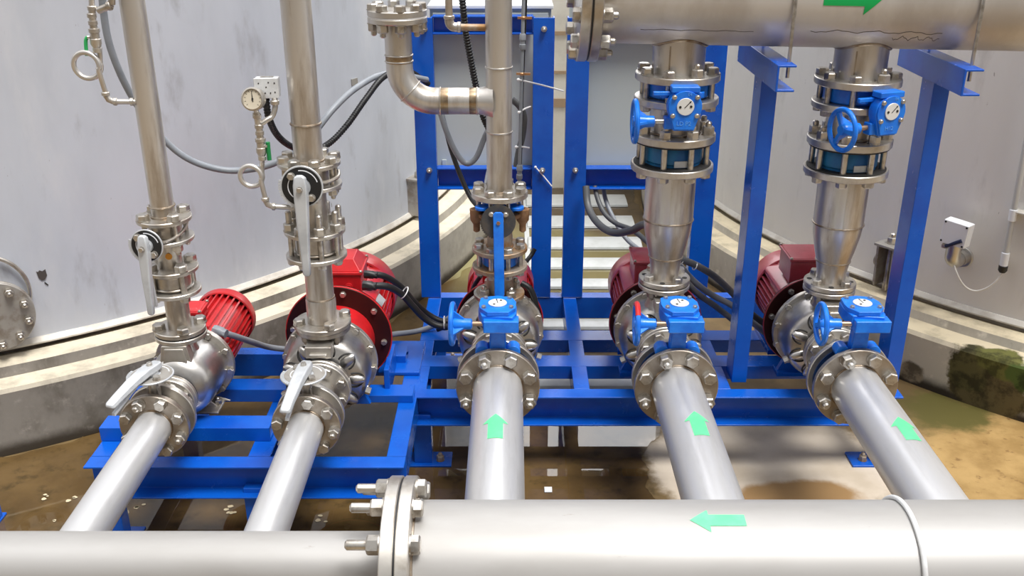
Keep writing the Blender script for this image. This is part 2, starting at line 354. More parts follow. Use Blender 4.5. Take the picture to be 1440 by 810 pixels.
def make_motor(X, y0, label, mp, rf=.172, rm=.128, L=.42, fr=None, box=1, z=ZA, scale=1., plate=False, side=False, rib=True, offs=0, fc=.10, bh=.80, flats=True):
    t = thing('electric_motor', label, 'motor', (X, y0 + .2, z - rf), 'red electric motors')
    M = back(X, y0, z)
    fl = flange(t, M, .05, rf, .018, fr or dred, 'mounting_flange')
    b = MB(); b.m = M; b.torus(rf - .001, .0035, 64, 8, M @ Mx.Translation((0, 0, .004))); obj('flange_rim', b, mp, t)
    b = MB(); b.m = M; b.cyl(.085, -.055, .0, 40); obj('lantern', b, dark, t)
    bolts(t, M, rf * .86, 8, .016, 'head', .2, True)
    b = MB(); b.m = M
    b.lathe([(rm * .80, .0), (rm * .90, .03), (rm * .88, .06), (rm * .88, L - fc - .01), (rm * .8, L - fc), (0, L - fc)], 48)
    n = 40 if flats else 30
    for i in range(n):
        a = 2 * PI * i / n
        if flats and abs(math.cos(a)) < .38 and math.sin(a) > 0: continue
        b.box(rm * .86, rm * 1.03, -.0032, .0032, (.05), L - fc + .008, M @ Mx.Rotation(a, 4, 'Z'))
    obj('finned_housing', b, mp, t)
    b = MB(); b.m = M
    b.lathe([(rm * 1.045, L - fc - .025), (rm * 1.09, L - fc - .022), (rm * 1.10, L - .03), (rm * .98, L), (rm * .5, L + .006), (0, L + .006), (0, L - .002), (rm * .96, L - .01), (rm * 1.045, L - .035), (rm * 1.045, L - fc - .025)], 48)
    obj('fan_cover', b, mp, t)
    # smooth flats left and right of the box
    for s in (-1, 1) if flats else ():
        b = MB(); b.prism([(s * rm * .42, rm * .92), (s * rm * .78, rm * .78), (s * rm * .86, rm * .70), (s * rm * .80, rm * .55), (s * rm * .40, rm * .72)], -(L - .12), -.05, Mx.Translation((X, y0, z)) @ Mx.Rotation(PI / 2, 4, 'X'))
        obj('cable_saddle', b, mp, t, bevel=.004)
    if box:
        bx, bw, bz, y1, y2 = X + offs, .068 * scale, z + rm * bh, y0 + .07, y0 + .07 + .13 * scale
        b = MB(); b.box(bx - bw, bx + bw, y1, y2, bz, bz + .072 * scale); o = obj('terminal_box', b, mp, t, bevel=.005)
        b = MB(); h = bz + .072 * scale
        b.box(bx - bw - .006, bx + bw + .006, y1 - .006, y2 + .006, h, h + .012)
        vs = [(bx - bw, y1, h + .012), (bx + bw, y1, h + .012), (bx + bw, y2, h + .012), (bx - bw, y2, h + .012)]
        k = .022 * scale; q = h + .012 + (.034 * scale if box == 2 else .010)
        vs += [(bx - bw + k, y1 + k, q), (bx + bw - k, y1 + k, q), (bx + bw - k, y2 - k, q), (bx - bw + k, y2 - k, q)]
        b.add(vs, [(0, 1, 2, 3), (4, 5, 6, 7), (0, 1, 5, 4), (1, 2, 6, 5), (2, 3, 7, 6), (3, 0, 4, 7)]); obj('box_lid', b, mp, t, bevel=.003)
        for sx in (-1, 1):
            for yy in (y1, y2): bolt(t, up(bx + sx * bw, yy, h + .012), .009, 'cap', name='lid_screw')
        b = MB(); b.m = ZM((bx + bw * .45, y1 - .001, bz + .035 * scale), (0, -1, 0)); b.lathe([(0, 0), (.015, 0), (.015, .008), (.010, .009), (.010, .014), (0, .014)], 16); obj('box_plug', b, mp, t)
    # lifting eye
    b = MB(); b.m = ZM((X - rm * 1.08, y0 + .06, z + rm * .25), (.25, -1, .1)); b.torus(.017, .0055, 24, 8); b.m = Mx.Identity(4); b.tube([(X - rm * .9, y0 + .06, z + rm * .22), (X - rm * 1.0, y0 + .06, z + rm * .24)], .006, 8); obj('lifting_eye', b, mp, t)
    if plate:
        b = MB(); b.box(-.026, .026, -.018, .018, 0, .0015, ZM((X + rm * .93, y0 + .10, z + rm * .62), (.75, -.35, .62), .3)); obj('rating_plate', b, alu, t, label='bare metal rating plate')
    return t

p3 = make_pump(XS[0], 0, 'stainless pump with the rusty discharge flange under the blue lever valve line', .70)
p4 = make_pump(XS[1], 0, 'stainless pump behind the blue gear valve whose handwheel has a red tip', .737)
p5 = make_pump(XS[2], 0, 'stainless pump at far right, left of the outermost blue post', .723)
p2 = make_pump(-.65, -.262, 'stainless pump with large dark red motor flange, second line from the left', .688)
make_motor(XS[0], 3.44, 'red motor behind the middle pump, mostly hidden by its pipework', red, .168, .128)
make_motor(XS[1], 3.43, 'faded red motor with lifting eye in front of the white reflection strips', redf, .178, .134, .44, scale=1.2, bh=.95)
make_motor(XS[2], 3.43, 'faded red motor half hidden behind the mid blue post', redf, .186, .136, .44, scale=1.25, bh=.98)
mo2 = make_motor(-.65, 3.285, 'large bright red motor with two black cables in its terminal box', red, .198, .158, .47, box=2, scale=1.25, plate=True, z=ZA + .012)
b = MB(); b.m = back(-.65, 3.12, ZA); b.cyl(.135, 0, .166, 48); obj('lantern_ring', b, red, mo2)

# ------------------------------------------------------------------ small pump at the left
X1, Y1 = -1.13, 2.99
t = thing('centrifugal_pump', 'small stainless pump with smooth bowl casing, leftmost of the pumps', 'pump', (X1, Y1, .37), 'stainless end suction pumps')
M = back(X1, Y1, ZA)
b = MB(); b.m = M
b.lathe([(.04, -.15), (.046, -.14), (.055, -.118), (.085, -.104), (.108, -.085), (.116, -.05), (.118, .04), (.118, .09), (0, .09)], 64); obj('casing', b, steelp, t)
flange(t, M @ Mx.Translation((0, 0, .085)), .09, .140, .02, steelv, 'casing_ring'); bolts(t, M @ Mx.Translation((0, 0, .085)), .129, 10, .018, 'head', .3, True)
flange(t, M @ Mx.Translation((0, 0, -.165)), .04, .082, .018, steelv, 'suction_flange'); gasket(t, M @ Mx.Translation((0, 0, -.147)), .080, .006)
D = up(X1, Y1, .680)
flange(t, D @ Mx.Translation((0, 0, -.016)), .035, .086, .016, steelv, 'discharge_flange'); gasket(t, D, .083, .004)
b = MB(); b.m = D; b.lathe([(.036, 0), (.040, -.03), (.05, -.06), (.07, -.09)], 40); obj('discharge_neck', b, steelp, t)
b = MB(); b.prism([(-.042, -.016), (.042, -.016), (.064, -.135), (-.064, -.135)], .045, .085, Mx.Translation((X1, Y1, .68)) @ Mx.Rotation(PI / 2, 4, 'X')); b.prism([(-.032, -.024), (.032, -.024), (.05, -.125), (-.05, -.125)], .085, .091, Mx.Translation((X1, Y1, .68)) @ Mx.Rotation(PI / 2, 4, 'X')); obj('neck_rib', b, steelv, t, bevel=.004)
b = MB()
for s in (-1, 1): b.prism([(0, -.105), (s * .06, -.105), (s * .095, -.138), (0, -.138)], -.02, -.012, Mx.Translation((X1, Y1 + .0, ZA)) @ Mx.Rotation(PI / 2, 4, 'X'))
b.box(X1 - .10, X1 + .10, Y1 - .03, Y1 + .06, .372, .38); obj('foot', b, steelv, t, bevel=.002)
b = MB(); b.prism([(.03, -.1), (.12, -.13), (.03, -.13)], -.06, -.052, Mx.Translation((X1, Y1, ZA)) @ Mx.Rotation(PI / 2, 4, 'X'))
obj('foot_rib', b, steelv, t)
for s in (-1, 1): bolt(t, up(X1 + s * .085, Y1 + .03, .38), .018, 'nut')
mo1 = make_motor(X1, 3.115, 'small red motor with grey cable, leftmost of the red motors', red, .118, .108, .40, fr=red, box=1, scale=.72, offs=-.045, fc=.045, flats=False, bh=.84)
# ------------------------------------------------------------------ gear operated butterfly valves
def handwheel(t, M, m, tip=None):
    """wheel in the local xy plane of M, hub along +z"""
    w = MB(); w.m = M; w.torus(.066, .0085, 40, 10)
    for i in range(3):
        a = 2 * PI * i / 3 + PI / 2
        w.prism([(.012, -.006), (.062, -.008), (.062, .008), (.012, .006)], -.005, .006, M @ Mx.Rotation(a, 4, 'Z'))
    w.lathe([(0, -.008), (.016, -.008), (.020, .0), (.022, .01), (.019, .035), (.018, .062), (.010, .066), (0, .066)], 24)
    for i in range(3):
        a = 2 * PI * i / 3 + PI / 2
        w.prism([(.018, .0), (.05, .0), (.018, .04)], -.004, .004, M @ Mx.Rotation(a, 4, 'Z') @ Mx.Rotation(PI / 2, 4, 'X'))
    o = obj('handwheel', w, m, t)
    if tip:
        c = MB(); c.m = M; c.torus(.066, .0092, 18, 10, M, *tip); c2 = obj('painted_rim', c, redtip, o, label='red painted section of the rim')
    return o
def dial(t, M, r=.030, needle=.7, marks=True):
    b = MB(); b.m = M; b.cyl(r, 0, .004, 32, c=.001); d = obj('position_dial', b, dialw, t)
    n = MB(); q = M @ Mx.Rotation(needle, 4, 'Z'); n.box(-.0011, .0011, -.005, r * .85, .004, .0048, q); n.prism([(-.003, r * .7), (.003, r * .7), (0, r * .95)], .004, .0048, q); obj('pointer', n, black, d)
    for s in (.8, 3.94):
        h = MB(); h.m = M @ Mx.Rotation(needle + s, 4, 'Z') @ Mx.Translation((r * .62, 0, .004)); h.cyl(.0042, 0, .0012, 12); obj('dial_screw', h, dark, d)
def suction_gear_valve(X, label, tip=None):
    t = thing('butterfly_valve', label, 'valve', (X, 2.948, .40), 'blue gear operated valves')
    M = back(X, 2.922, ZA)
    b = MB(); b.m = M; b.ring(.07, .104, .004, .048, 56, c=.004); b.ring(.07, .126, 0, .004, 56, c=.001); b.ring(.07, .126, .048, .052, 56, c=.001)
    obj('body', b, mat_navy, t)
    for s in (-1, 1):
        b = MB(); b.m = ZM((X + s * .052, 2.925, .632), (0, 1, 0)); b.lathe([(0, 0), (.024, 0), (.024, .046), (0, .046)], 20)
        obj('lug', b, vblue, t, bevel=.003)
    b = MB(); b.m = up(X, 2.95, 0); b.lathe([(.034, .60), (.030, .64), (.0265, .70), (.030, .735), (.044, .750), (0, .750)], 28); b.box(-.026, .026, -.030, .0, .61, .74)
    obj('neck', b, vblue, t, bevel=.004)
    b = MB(); g = up(X, 2.95, 0)
    b.prism([(-.060, .055), (-.064, .0), (-.052, -.060), (.05, -.075), (.062, -.045), (.064, .02), (.05, .058), (0, .072)], .745, .785, g)
    b.box(-.046, .070, -.088, -.035, .733, .775, g)
    obj('gearbox', b, vblue, t, bevel=.004)
    b = MB(); b.prism([(-.058, .05), (-.062, .0), (-.058, -.030), (-.034, -.066), (.036, -.066), (.060, -.030), (.062, .02), (.048, .058), (0, .072), (-.045, .06)], .785, .800, g)
    obj('gearbox_cover', b, vblue, t, bevel=.002)
    for x, y in ((-.045, -.030), (.045, -.030), (-.040, .048), (.040, .048)): bolt(t, up(X + x, 2.95 + y, .80), .011, 'head', name='cover_screw')
    dial(t, up(X, 2.955, .800), .031, .15)
    b = MB(); b.m = ZM((X - .046, 2.898, .752), (-1, 0, 0)); b.cyl(.0085, 0, .060, 16); obj('shaft', b, shaftm, t)
    handwheel(t, ZM((X - .148, 2.898, .752), (1, -.04, 0)), vblue, tip)
    return t
mat_navy = mat('dark_valve_body', (.012, .04, .13), 0, .4, var=(.01, .02, .05), vs=12)
suction_gear_valve(XS[0], 'blue gear valve at the pump inlet of the middle line with a plain blue wheel')
suction_gear_valve(XS[1], 'blue gear valve low at a pump inlet, handwheel tipped with red paint', (PI * .28, PI * .74))
suction_gear_valve(XS[2], 'blue gear valve at the pump inlet farthest right, beside the outer blue post')

def riser_gear_valve(X, dz, a, label, txt):
    z0 = 1.453 + dz; t = thing('butterfly_valve', label, 'valve', (X, 3.29, z0 - .03), 'blue gear operated valves')
    W = up(X, 3.29, z0) @ Mx.Rotation(a, 4, 'Z')
    b = MB(); b.m = W; b.ring(.07, .108, -.026, .026, 56, c=.005); obj('body', b, vblue, t)
    b = MB(); b.m = W @ ZM((0, -.10, -.004), (0, -1, 0)); b.lathe([(.034, -.02), (.028, .0), (.022, .025), (.04, .042), (0, .042)], 24); obj('neck', b, vblue, t)
    for s in (-1, 1): b = MB(); b.m = W @ up(s * .055, -.112, -.012); b.cyl(.018, 0, .020, 16); obj('lug', b, vblue, t, bevel=.003)
    b = MB(); b.box(-.10, -.03, -.150, -.135, .000, .014, W)
    obj('stop_arm', b, vblue, t, bevel=.003)
    F = W @ ZM((.0, -.142, -.03), (0, -1, 0))
    # in F: x right, y up, z towards the viewer
    arc = [(.056 * math.cos(f), .056 * math.sin(f)) for f in [R(-25 + i * 11.5) for i in range(21)]]
    b = MB(); b.prism(arc + [(-.046, -.04), (-.034, -.078), (.034, -.078), (.046, -.04)], 0, .040, F)
    b.box(-.046, .046, .046, .066, -.006, .042, F); b.box(-.062, .02, -.075, -.035, -.006, .030, F)
    obj('gearbox', b, vblue, t, bevel=.004)
    b = MB(); b.prism([(x * .96, y * .96) for x, y in arc] + [(-.042, -.04), (-.032, -.072), (.032, -.072), (.042, -.04)], .040, .047, F); obj('gearbox_cover', b, vblue, t, bevel=.0015)
    for x, y in ((-.037, .034), (.037, .034), (-.039, -.026), (.039, -.026)): bolt(t, F @ up(x, y, .047), .011, 'cap', name='cover_screw')
    dial(t, F @ up(0, .004, .047), .028, -.75)
    text_mesh(t, txt, F @ up(-.002, -.052, .0472), .019, vbluel, 'embossed_lettering')
    text_mesh(t, 'E4', F @ up(.012, .043, .0472), .013, vbluel, 'embossed_lettering')
    b = MB(); b.m = F @ ZM((-.05, -.052, .012), (-1, 0, 0)); b.cyl(.0085, 0, .062, 16); obj('shaft', b, shaftm if a else bolt_m, t)
    handwheel(t, F @ ZM((-.156, -.052, .012), (1, 0, .0)), vblue)
    return t
vbluel = mat('raised_blue_lettering', (.10, .34, .80), 0, .4)
riser_gear_valve(XS[1], 0, R(0), 'blue gear valve high on the riser left of the mid blue post', 'LD P2')
riser_gear_valve(XS[2], -.018, R(19), 'blue gear valve high on the riser between the two blue posts', 'H12')

# ------------------------------------------------------------------ lever operated butterfly valves
def lever_bar(b, M, pts):
    """tapered cast lever; pts = (along y, half width, z, thickness)"""
    n = len(pts); vs = []
    for y, w, z, th in pts: vs += [(-w, y, z), (w, y, z), (w * .8, y, z + th), (-w * .8, y, z + th)]
    fs = [(0, 1, 2, 3), tuple(4 * (n - 1) + i for i in (3, 2, 1, 0))]
    for i in range(n - 1):
        for k in range(4): fs.append((4 * i + k, 4 * i + (k + 1) % 4, 4 * i + 4 + (k + 1) % 4, 4 * i + 4 + k))
    b.add(vs, fs, M)
def lever_valve_head(t, F, r, ang, ln, blackplate, w0=.020, w1=.012, drop=0):
    """F: z out of the plate; lever turned by ang from +y"""
    b = MB(); b.m = F; b.cyl(r, 0, .005, 48, c=.001)
    for i in range(13):
        a = R(165 + i * 7); b.prism([(r - .002, -.004), (r + .007, -.0025), (r + .007, .0025), (r - .002, .004)], 0, .005, F @ Mx.Rotation(a, 4, 'Z'))
    pl = obj('notch_plate', b, alu, t)
    b = MB(); b.m = F; b.ring(r * .42, r * .93, .005, .0062, 48, c=.0003); obj('plate_face', b, black if blackplate else anchor, pl)
    for a0, a1, q in ((.3, 1.7, .80), (2.6, 4.0, .66)):
        k = MB(); k.m = F; k.ring(r * q - .0035, r * q, .0062, .0068, 24, c=.0001)
        k = MB(); k.lathe([(r * q - .003, .0062), (r * q, .0062), (r * q, .0070), (r * q - .003, .0070), (r * q - .003, .0062)], 20, F, a0, a1); obj('plate_marking', k, white, pl)
    for a in (2.3, 5.4): bolt(t, F @ up(r * .68 * math.cos(a), r * .68 * math.sin(a), .006), .017, 'head')
    b = MB(); b.m = F; b.cyl(.022, .005, .018, 24, c=.002); obj('stem', b, alu, t)
    L = F @ Mx.Rotation(ang, 4, 'Z') @ up(0, 0, .016)
    b = MB(); lever_bar(b, L, [(-.042, .008, .004, .012), (-.034, w0 * .8, .002, .018), (-.005, w0, .0, .022), (.03, w0 * .98, .0, .022), (ln * .45, (w0 + w1) * .52, .002 - drop * .3, .020), (ln * .8, w1 * 1.05, .0 - drop * .75, .018), (ln - .008, w1, -drop, .016), (ln, w1 * .6, .002 - drop, .011)])
    o = obj('lever', b, alu, t, bevel=.005)
    b = MB(); lever_bar(b, L, [(.05, .006, -.012, .008), (ln * .5, .007, -.016 - drop * .4, .007), (ln * .93, .006, -.034 - drop * .9, .009)]); obj('trigger', b, alu, o)
    bolt(t, L @ up(0, .002, .022), .013, 'head')
def wafer(t, M, r, z0, z1, m):
    b = MB(); b.m = M; b.ring(.03, r, z0, z1, 48, c=.004); obj('body', b, m, t)

# risers 1 and 2 (levers face the front)
t = thing('butterfly_valve', 'lever valve with black dial plate on the leftmost riser, grey lever hanging down', 'valve', (X1, Y1, 1.026), 'grey lever valves')
wafer(t, up(X1, Y1, 0), .052, 1.027, 1.080, steelv)
b = MB(); b.m = ZM((X1 - .008, Y1 - .045, 1.045), (-.12, -1, 0)); b.cyl(.013, 0, .085, 16); b.cyl(.030, .05, .058, 16); obj('neck', b, steelv, t)
b = MB(); b.tube(spline([(X1 - .05, Y1 - .06, 1.042), (X1 + .02, Y1 - .085, 1.036), (X1 + .062, Y1 - .04, 1.05), (X1 + .07, Y1 + .01, 1.07)], 6), .005, 8); obj('locking_wire', b, steelv, t)
lever_valve_head(t, ZM((X1 - .018, Y1 - .125, 1.040), (-.10, -1, .05)), .053, PI - .02, .228, True)
t = thing('butterfly_valve', 'lever valve with black dial plate on the second riser, long grey lever hanging down', 'valve', (-.65, 3.02, 1.20), 'grey lever valves')
wafer(t, up(-.65, 3.02, 0), .060, 1.201, 1.257, steelv)
b = MB(); b.m = ZM((-.65, 2.97, 1.228), (0, -1, 0)); b.cyl(.014, 0, .09, 16); b.cyl(.034, .06, .068, 16); obj('neck', b, steelv, t)
b = MB(); b.tube(spline([(-.63, 2.94, 1.222), (-.585, 2.945, 1.222), (-.555, 2.985, 1.228), (-.56, 3.03, 1.235)], 6), .006, 8); obj('locking_wire', b, steelv, t)
lever_valve_head(t, ZM((-.648, 2.88, 1.228), (-.0, -1, .06)), .066, PI + .0, .285, True, .025, .014)

# suction valves 1 and 2 (levers lie nearly flat)
def suction_lever_valve(X, ang, ln, label):
    t = thing('butterfly_valve', label, 'valve', (X, 2.70, .42), 'grey lever valves')
    M = back(X, 2.672, ZA)
    b = MB(); b.m = M; b.ring(.05, .078, .0, .044, 48, c=.003); obj('body', b, steelv, t)
    b = MB(); b.m = up(X, 2.694, 0); b.cyl(.016, .57, .665, 16); b.lathe([(.03, .655), (.04, .66), (.04, .668), (0, .668)], 24); b.box(-.018, .018, -.012, .012, .56, .63)
    obj('neck', b, steelv, t, bevel=.002)
    lever_valve_head(t, up(X, 2.694, .668), .068, ang, ln, False, .025, .018, .030)
suction_lever_valve(X1, R(160), .195, 'flat lever valve at the inlet of the leftmost pump, lever pointing front left')
suction_lever_valve(-.65, R(175), .215, 'flat lever valve at the inlet of the pump with the big dark red flange')

# ------------------------------------------------------------------ suction pipes
def suction_pipe(X, Yf, r, rf, nb, size, label, arr=None, ph=.5, r2=None):
    t = thing('suction_pipe', label, 'pipe', (X, 2.5, ZA), 'suction pipes from the floor header')
    M = Mx.Translation((X, 0, ZA)) @ Mx.Rotation(-PI / 2, 4, 'X')      # local z = +y, local -y = up
    pipe(t, M, r, 2.04 if r < .07 else 2.125, Yf + .004, steels)
    F = back(X, Yf, ZA)
    flange(t, F, r - .002, rf, .021, steelf); bead(t, F, r, -.001, .004)
    bolts(t, F, rf - .026 if rf > .12 else rf - .020, nb, size, 'nut', ph, True, kinds=['head', 'nut', 'head'])
    if arr: arrow(t, M, r, arr[0], arr[1], -PI / 2 + arr[2], .046, .080, .05)
    return t
suction_pipe(X1, 2.648, .057, .109, 8, .027, 'leftmost suction pipe, a narrow grey pipe without an arrow')
suction_pipe(-.65, 2.648, .057, .109, 8, .027, 'narrow grey suction pipe without an arrow, second from the left', ph=.2)
suction_pipe(XS[0], 2.90, .084, .1425, 8, .034, 'wide suction pipe with green arrow, leftmost of the three wide ones', (2.447, 2.585, -.02))
suction_pipe(XS[1], 2.90, .084, .1425, 8, .034, 'wide suction pipe with green arrow, between its two wide neighbours', (2.463, 2.60, .03))
suction_pipe(XS[2], 2.90, .084, .1425, 8, .034, 'wide suction pipe with green arrow, rightmost and beside the outer blue post', (2.437, 2.567, .10))

def suction_spool(X, y0, y1, ra, fa, rb, fb, na, nb, size, label, g=0):
    t = thing('pipe_spool', label, 'pipe', (X, (y0 + y1) / 2, ZA - fa), 'short inlet spools')
    M = back(X, 0, ZA); k = .02
    b = MB(); b.m = M; b.lathe([(ra - .006, y0 + .002), (ra, y0 + .002), (ra, y0 + k + .012), (rb, y1 - k - .014), (rb, y1 - .002), (rb - .006, y1 - .002), (ra - .006, y0 + .002)], 48); obj('pipe', b, steelv, t)
    flange(t, M @ up(0, 0, y0), ra - .004, fa, k); flange(t, M @ up(0, 0, y1 - k), rb - .004, fb, k)
    bolts(t, M @ up(0, 0, y0 + k), fa - .024, na, size, 'nut')
    bolts(t, M @ up(0, 0, y1 - k), fb - .021, nb, size * 1.0, 'head', .5, True)
WL = ('middle line', 'line whose valve wheel is tipped red', 'rightmost line')
for i in range(3): suction_spool(XS[i], 2.976, 3.160, .070, .1425, .055, .103, 8, 8, .028, 'stainless reducing spool between blue valve and pump inlet, ' + WL[i])
suction_spool(X1, 2.718, 2.822, .050, .109, .042, .082, 8, 6, .022, 'stainless spool between flat lever valve and the leftmost pump')
suction_spool(-.65, 2.718, 2.898, .052, .109, .050, .103, 8, 8, .024, 'stainless spool between flat lever valve and the second pump from the left')
for i in range(3):
    pass

# ------------------------------------------------------------------ risers 4 and 5
def riser(i, dz):
    X = XS[i]; nm = ('', 'left of the mid blue post', 'between the two blue posts')[i]
    t = thing('reducer_pipe', 'tapered stainless reducer pipe on the pump discharge ' + nm, 'pipe', (X, 3.29, .741 + dz), 'tapered discharge reducers')
    A = up(X, 3.29, dz)
    b = MB(); b.m = A; b.lathe([(.046, .745), (.052, .745), (.053, .80), (.060, .842), (.070, .88), (.083, .945), (.0875, .99), (.0875, 1.18), (.080, 1.18), (.046, .745)], 64); obj('pipe', b, steel, t)
    bead(t, A, .0875, .985, .0035); bead(t, A, .060, .842, .0035)
    b = MB(); b.box(-.003, .003, -.0888, -.084, .99, 1.16, A @ Mx.Rotation(-.1, 4, 'Z')); obj('seam_weld', b, steelv, t)
    flange(t, A @ up(0, 0, .741), .045, .093, .020); bolts(t, A @ up(0, 0, .761), .073, 4, .026, 'head', .35)
    b = MB()
    for k in range(4):
        a = 2 * PI * (k + .85) / 4; b.m = A @ up(.073 * math.cos(a), .073 * math.sin(a), .7612); b.cyl(.0095, 0, .0008, 16)
    obj('bolt_hole', b, dark, t)
    flange(t, A @ up(0, 0, 1.168), .08, .1425, .024); bolts(t, A @ up(0, 0, 1.168), .118, 8, .028, 'head', .5, True)
    t = thing('check_valve', 'blue wafer check valve clamped by long studs ' + nm, 'valve', (X, 3.29, 1.192 + dz), 'blue check valves')
    b = MB(); b.m = A; b.lathe([(.06, 1.195), (.098, 1.195), (.098, 1.203), (.102, 1.208), (.102, 1.252), (.098, 1.258), (.098, 1.27), (.06, 1.27), (.06, 1.195)], 56); obj('body', b, cblue, t)
    b = MB(); b.m = A; b.ring(.09, .136, 1.268, 1.273, 56, c=.0005); b.ring(.09, .134, 1.192, 1.1955, 56, c=.0005); obj('gasket', b, dark, t)
    stud_rods(t, A, .118, 8, 1.193, 1.272, .0105)
    b = MB(); b.box(-.022, .022, -.106, -.100, 1.200, 1.222, A @ Mx.Rotation(.12, 4, 'Z')); obj('type_plate', b, alu, t)
    t = thing('pipe_spool', 'short flanged spool between the blue valves on the riser ' + nm, 'pipe', (X, 3.29, 1.274 + dz), 'short riser spools')
    pipe(t, A, .086, 1.276, 1.42, steel)
    flange(t, A @ up(0, 0, 1.274), .08, .1425, .026); flange(t, A @ up(0, 0, 1.401), .08, .1425, .023)
    bolts(t, A @ up(0, 0, 1.300), .118, 8, .030, 'nut', .5); bolts(t, A @ up(0, 0, 1.401), .118, 8, .028, 'head', .5, True)
    bead(t, A, .087, 1.303, .004)
    # studs of the gear valve are listed with the valve below through the header stub
cblue = mat('check_valve_blue', (.02, .20, .42), 0, .4, var=(.015, .11, .34), vs=6)
riser(1, 0); riser(2, -.016)

# ------------------------------------------------------------------ riser 3 with its side branch
A3 = up(XS[0] + .004, 3.29, 0); X3 = XS[0] + .004
t = thing('pipe_spool', 'short tapered spool bolted on the middle pump, under the blue check valve', 'pipe', (X3, 3.29, .68), 'short riser spools')
b = MB(); b.m = A3; b.lathe([(.04, .69), (.046, .69), (.05, .72), (.046, .80), (.04, .80), (.04, .69)], 48); obj('pipe', b, dirty, t)
flange(t, A3 @ up(0, 0, .683), .04, .090, .018, dirty); flange(t, A3 @ up(0, 0, .794), .04, .1, .017, dirty)
bolts(t, A3 @ up(0, 0, .701), .070, 4, .026, 'nut', .4); bolts(t, A3 @ up(0, 0, .794), .08, 8, .022, 'head', .5, True)
t = thing('check_valve', 'small blue wafer check valve with studs on the middle riser', 'valve', (X3, 3.29, .811), 'blue check valves')
wafer(t, A3, .064, .812, .862, vblue); stud_rods(t, A3, .080, 8, .811, .863, .0085)
t = thing('pipe_spool', 'short rusty spool between check valve and blue lever valve on the middle riser', 'pipe', (X3, 3.29, .863), 'short riser spools')
pipe(t, A3, .045, .864, 1.00, dirty); flange(t, A3 @ up(0, 0, .863), .04, .1, .017, dirty); bolts(t, A3 @ up(0, 0, .880), .080, 8, .024, 'head', .5); bead(t, A3, .046, .882, .004, rust)
b = MB()
b.m = A3; b.ring(.04, .085, 1.000, 1.014, 40)
obj('flange', b, rust, t)
for s in (-1, 1):
    b = MB(); b.m = A3 @ up(s * .082, -.02, 0); b.lathe([(.008, 1.028), (.024, 1.026), (.022, .985), (.012, .97), (.012, .945), (.006, .94), (.006, .965), (.008, 1.028)], 16); obj('rusted_lug', b, rust, t)
t = thing('butterfly_valve', 'lever valve with dark disc and flat bright blue lever on the middle riser', 'valve', (X3, 3.29, 1.014), 'blue lever valve')
wafer(t, A3, .062, 1.015, 1.064, vblue)
for s in (-1, 1): b = MB(); b.m = A3 @ up(s * .060, -.055, 1.036); b.lathe([(0, 0), (.026, 0), (.026, .012), (0, .012)], 20); obj('lug', b, vblue, t, bevel=.003)
stud_rods(t, A3, .080, 8, 1.014, 1.068, .008)
b = MB(); b.m = ZM((X3, 3.24, 1.015), (0, -1, 0)); b.cyl(.016, 0, .07, 16); obj('neck', b, dirty, t)
F = ZM((X3 - .003, 3.185, 1.008), (0, -1, .08))
b = MB(); b.m = F; b.cyl(.060, 0, .005, 48)
for i in range(12): b.prism([(.058, -.004), (.064, -.0025), (.064, .0025), (.058, .004)], 0, .005, F @ Mx.Rotation(R(180 + i * 7.5), 4, 'Z'))
obj('notch_plate', b, mat('dark_plate', (.07, .07, .072), .5, .5, var=(.12, .10, .08), vs=20), t)
for a in (2.3, .8): bolt(t, F @ up(.036 * math.cos(a), .036 * math.sin(a), .005), .013, 'cap')
b = MB()
pl = [(-.018, .030), (-.011, .038), (.011, .038), (.018, .030), (.018, -.262), (.012, -.270), (-.012, -.270), (-.018, -.262)]
b.prism(pl, .012, .022, F @ Mx.Rotation(.01, 4, 'Z')); obj('lever', b, vblue, t, bevel=.003)
b = MB(); b.m = F; b.lathe([(0, .022), (.007, .022), (.007, .027), (0, .027)], 6); obj('lever_nut', b, rust, t)
b = MB(); b.m = F; b.cyl(.012, .004, .013, 16); obj('stem', b, dirty, t)

t = thing('discharge_pipe', 'vertical stainless riser with side tee and capped elbow before the left cabinet', 'pipe', (X3, 3.29, 1.068), 'vertical stainless risers')
b = MB(); b.m = A3; b.lathe([(.040, 1.07), (.0445, 1.07), (.0445, 1.99), (.040, 1.99), (.040, 1.07)], 48); obj('pipe', b, steel, t)
flange(t, A3 @ up(0, 0, 1.067), .04, .1, .021, steelv); bolts(t, A3 @ up(0, 0, 1.088), .080, 8, .028, 'head', .5); bead(t, A3, .045, 1.090, .004)
zt = 1.405; xe = -.378
for z in (zt + .115, zt - .105): bead(t, A3, .0448, z, .003, steelv)
# tee branch, elbow, blind end
b = MB(); path = [(X3 - .02, 3.29, zt), (xe + .15, 3.29, zt)]
for k in range(13):
    a = PI / 2 * k / 12; path.append((xe + .115 - .115 * math.sin(a), 3.29, zt + .115 - .115 * math.cos(a)))
path += [(xe, 3.29, zt + .16), (xe, 3.29, zt + .285)]
b.tube(path, .045, 36); obj('branch_elbow', b, steel, t)
for x0, z0, d in ((xe + .135, zt, (1, 0, 0)), (X3 - .100, zt, (1, 0, 0)), (xe, zt + .130, (0, 0, 1))):
    b = MB(); b.m = ZM((x0, 3.29, z0), d); b.lathe([(.0452, 0), (.0454, .002), (.0454, .026), (.0452, .028)], 40); obj('heat_tint_band', b, tint, t, label='brown heat tinted band beside the weld')
b = MB(); b.m = ZM((X3, 3.29, zt), (-1, 0, 0)); b.lathe([(.062, .02), (.052, .040), (.046, .062), (.045, .068)], 40); obj('tee_collar', b, steel, t)
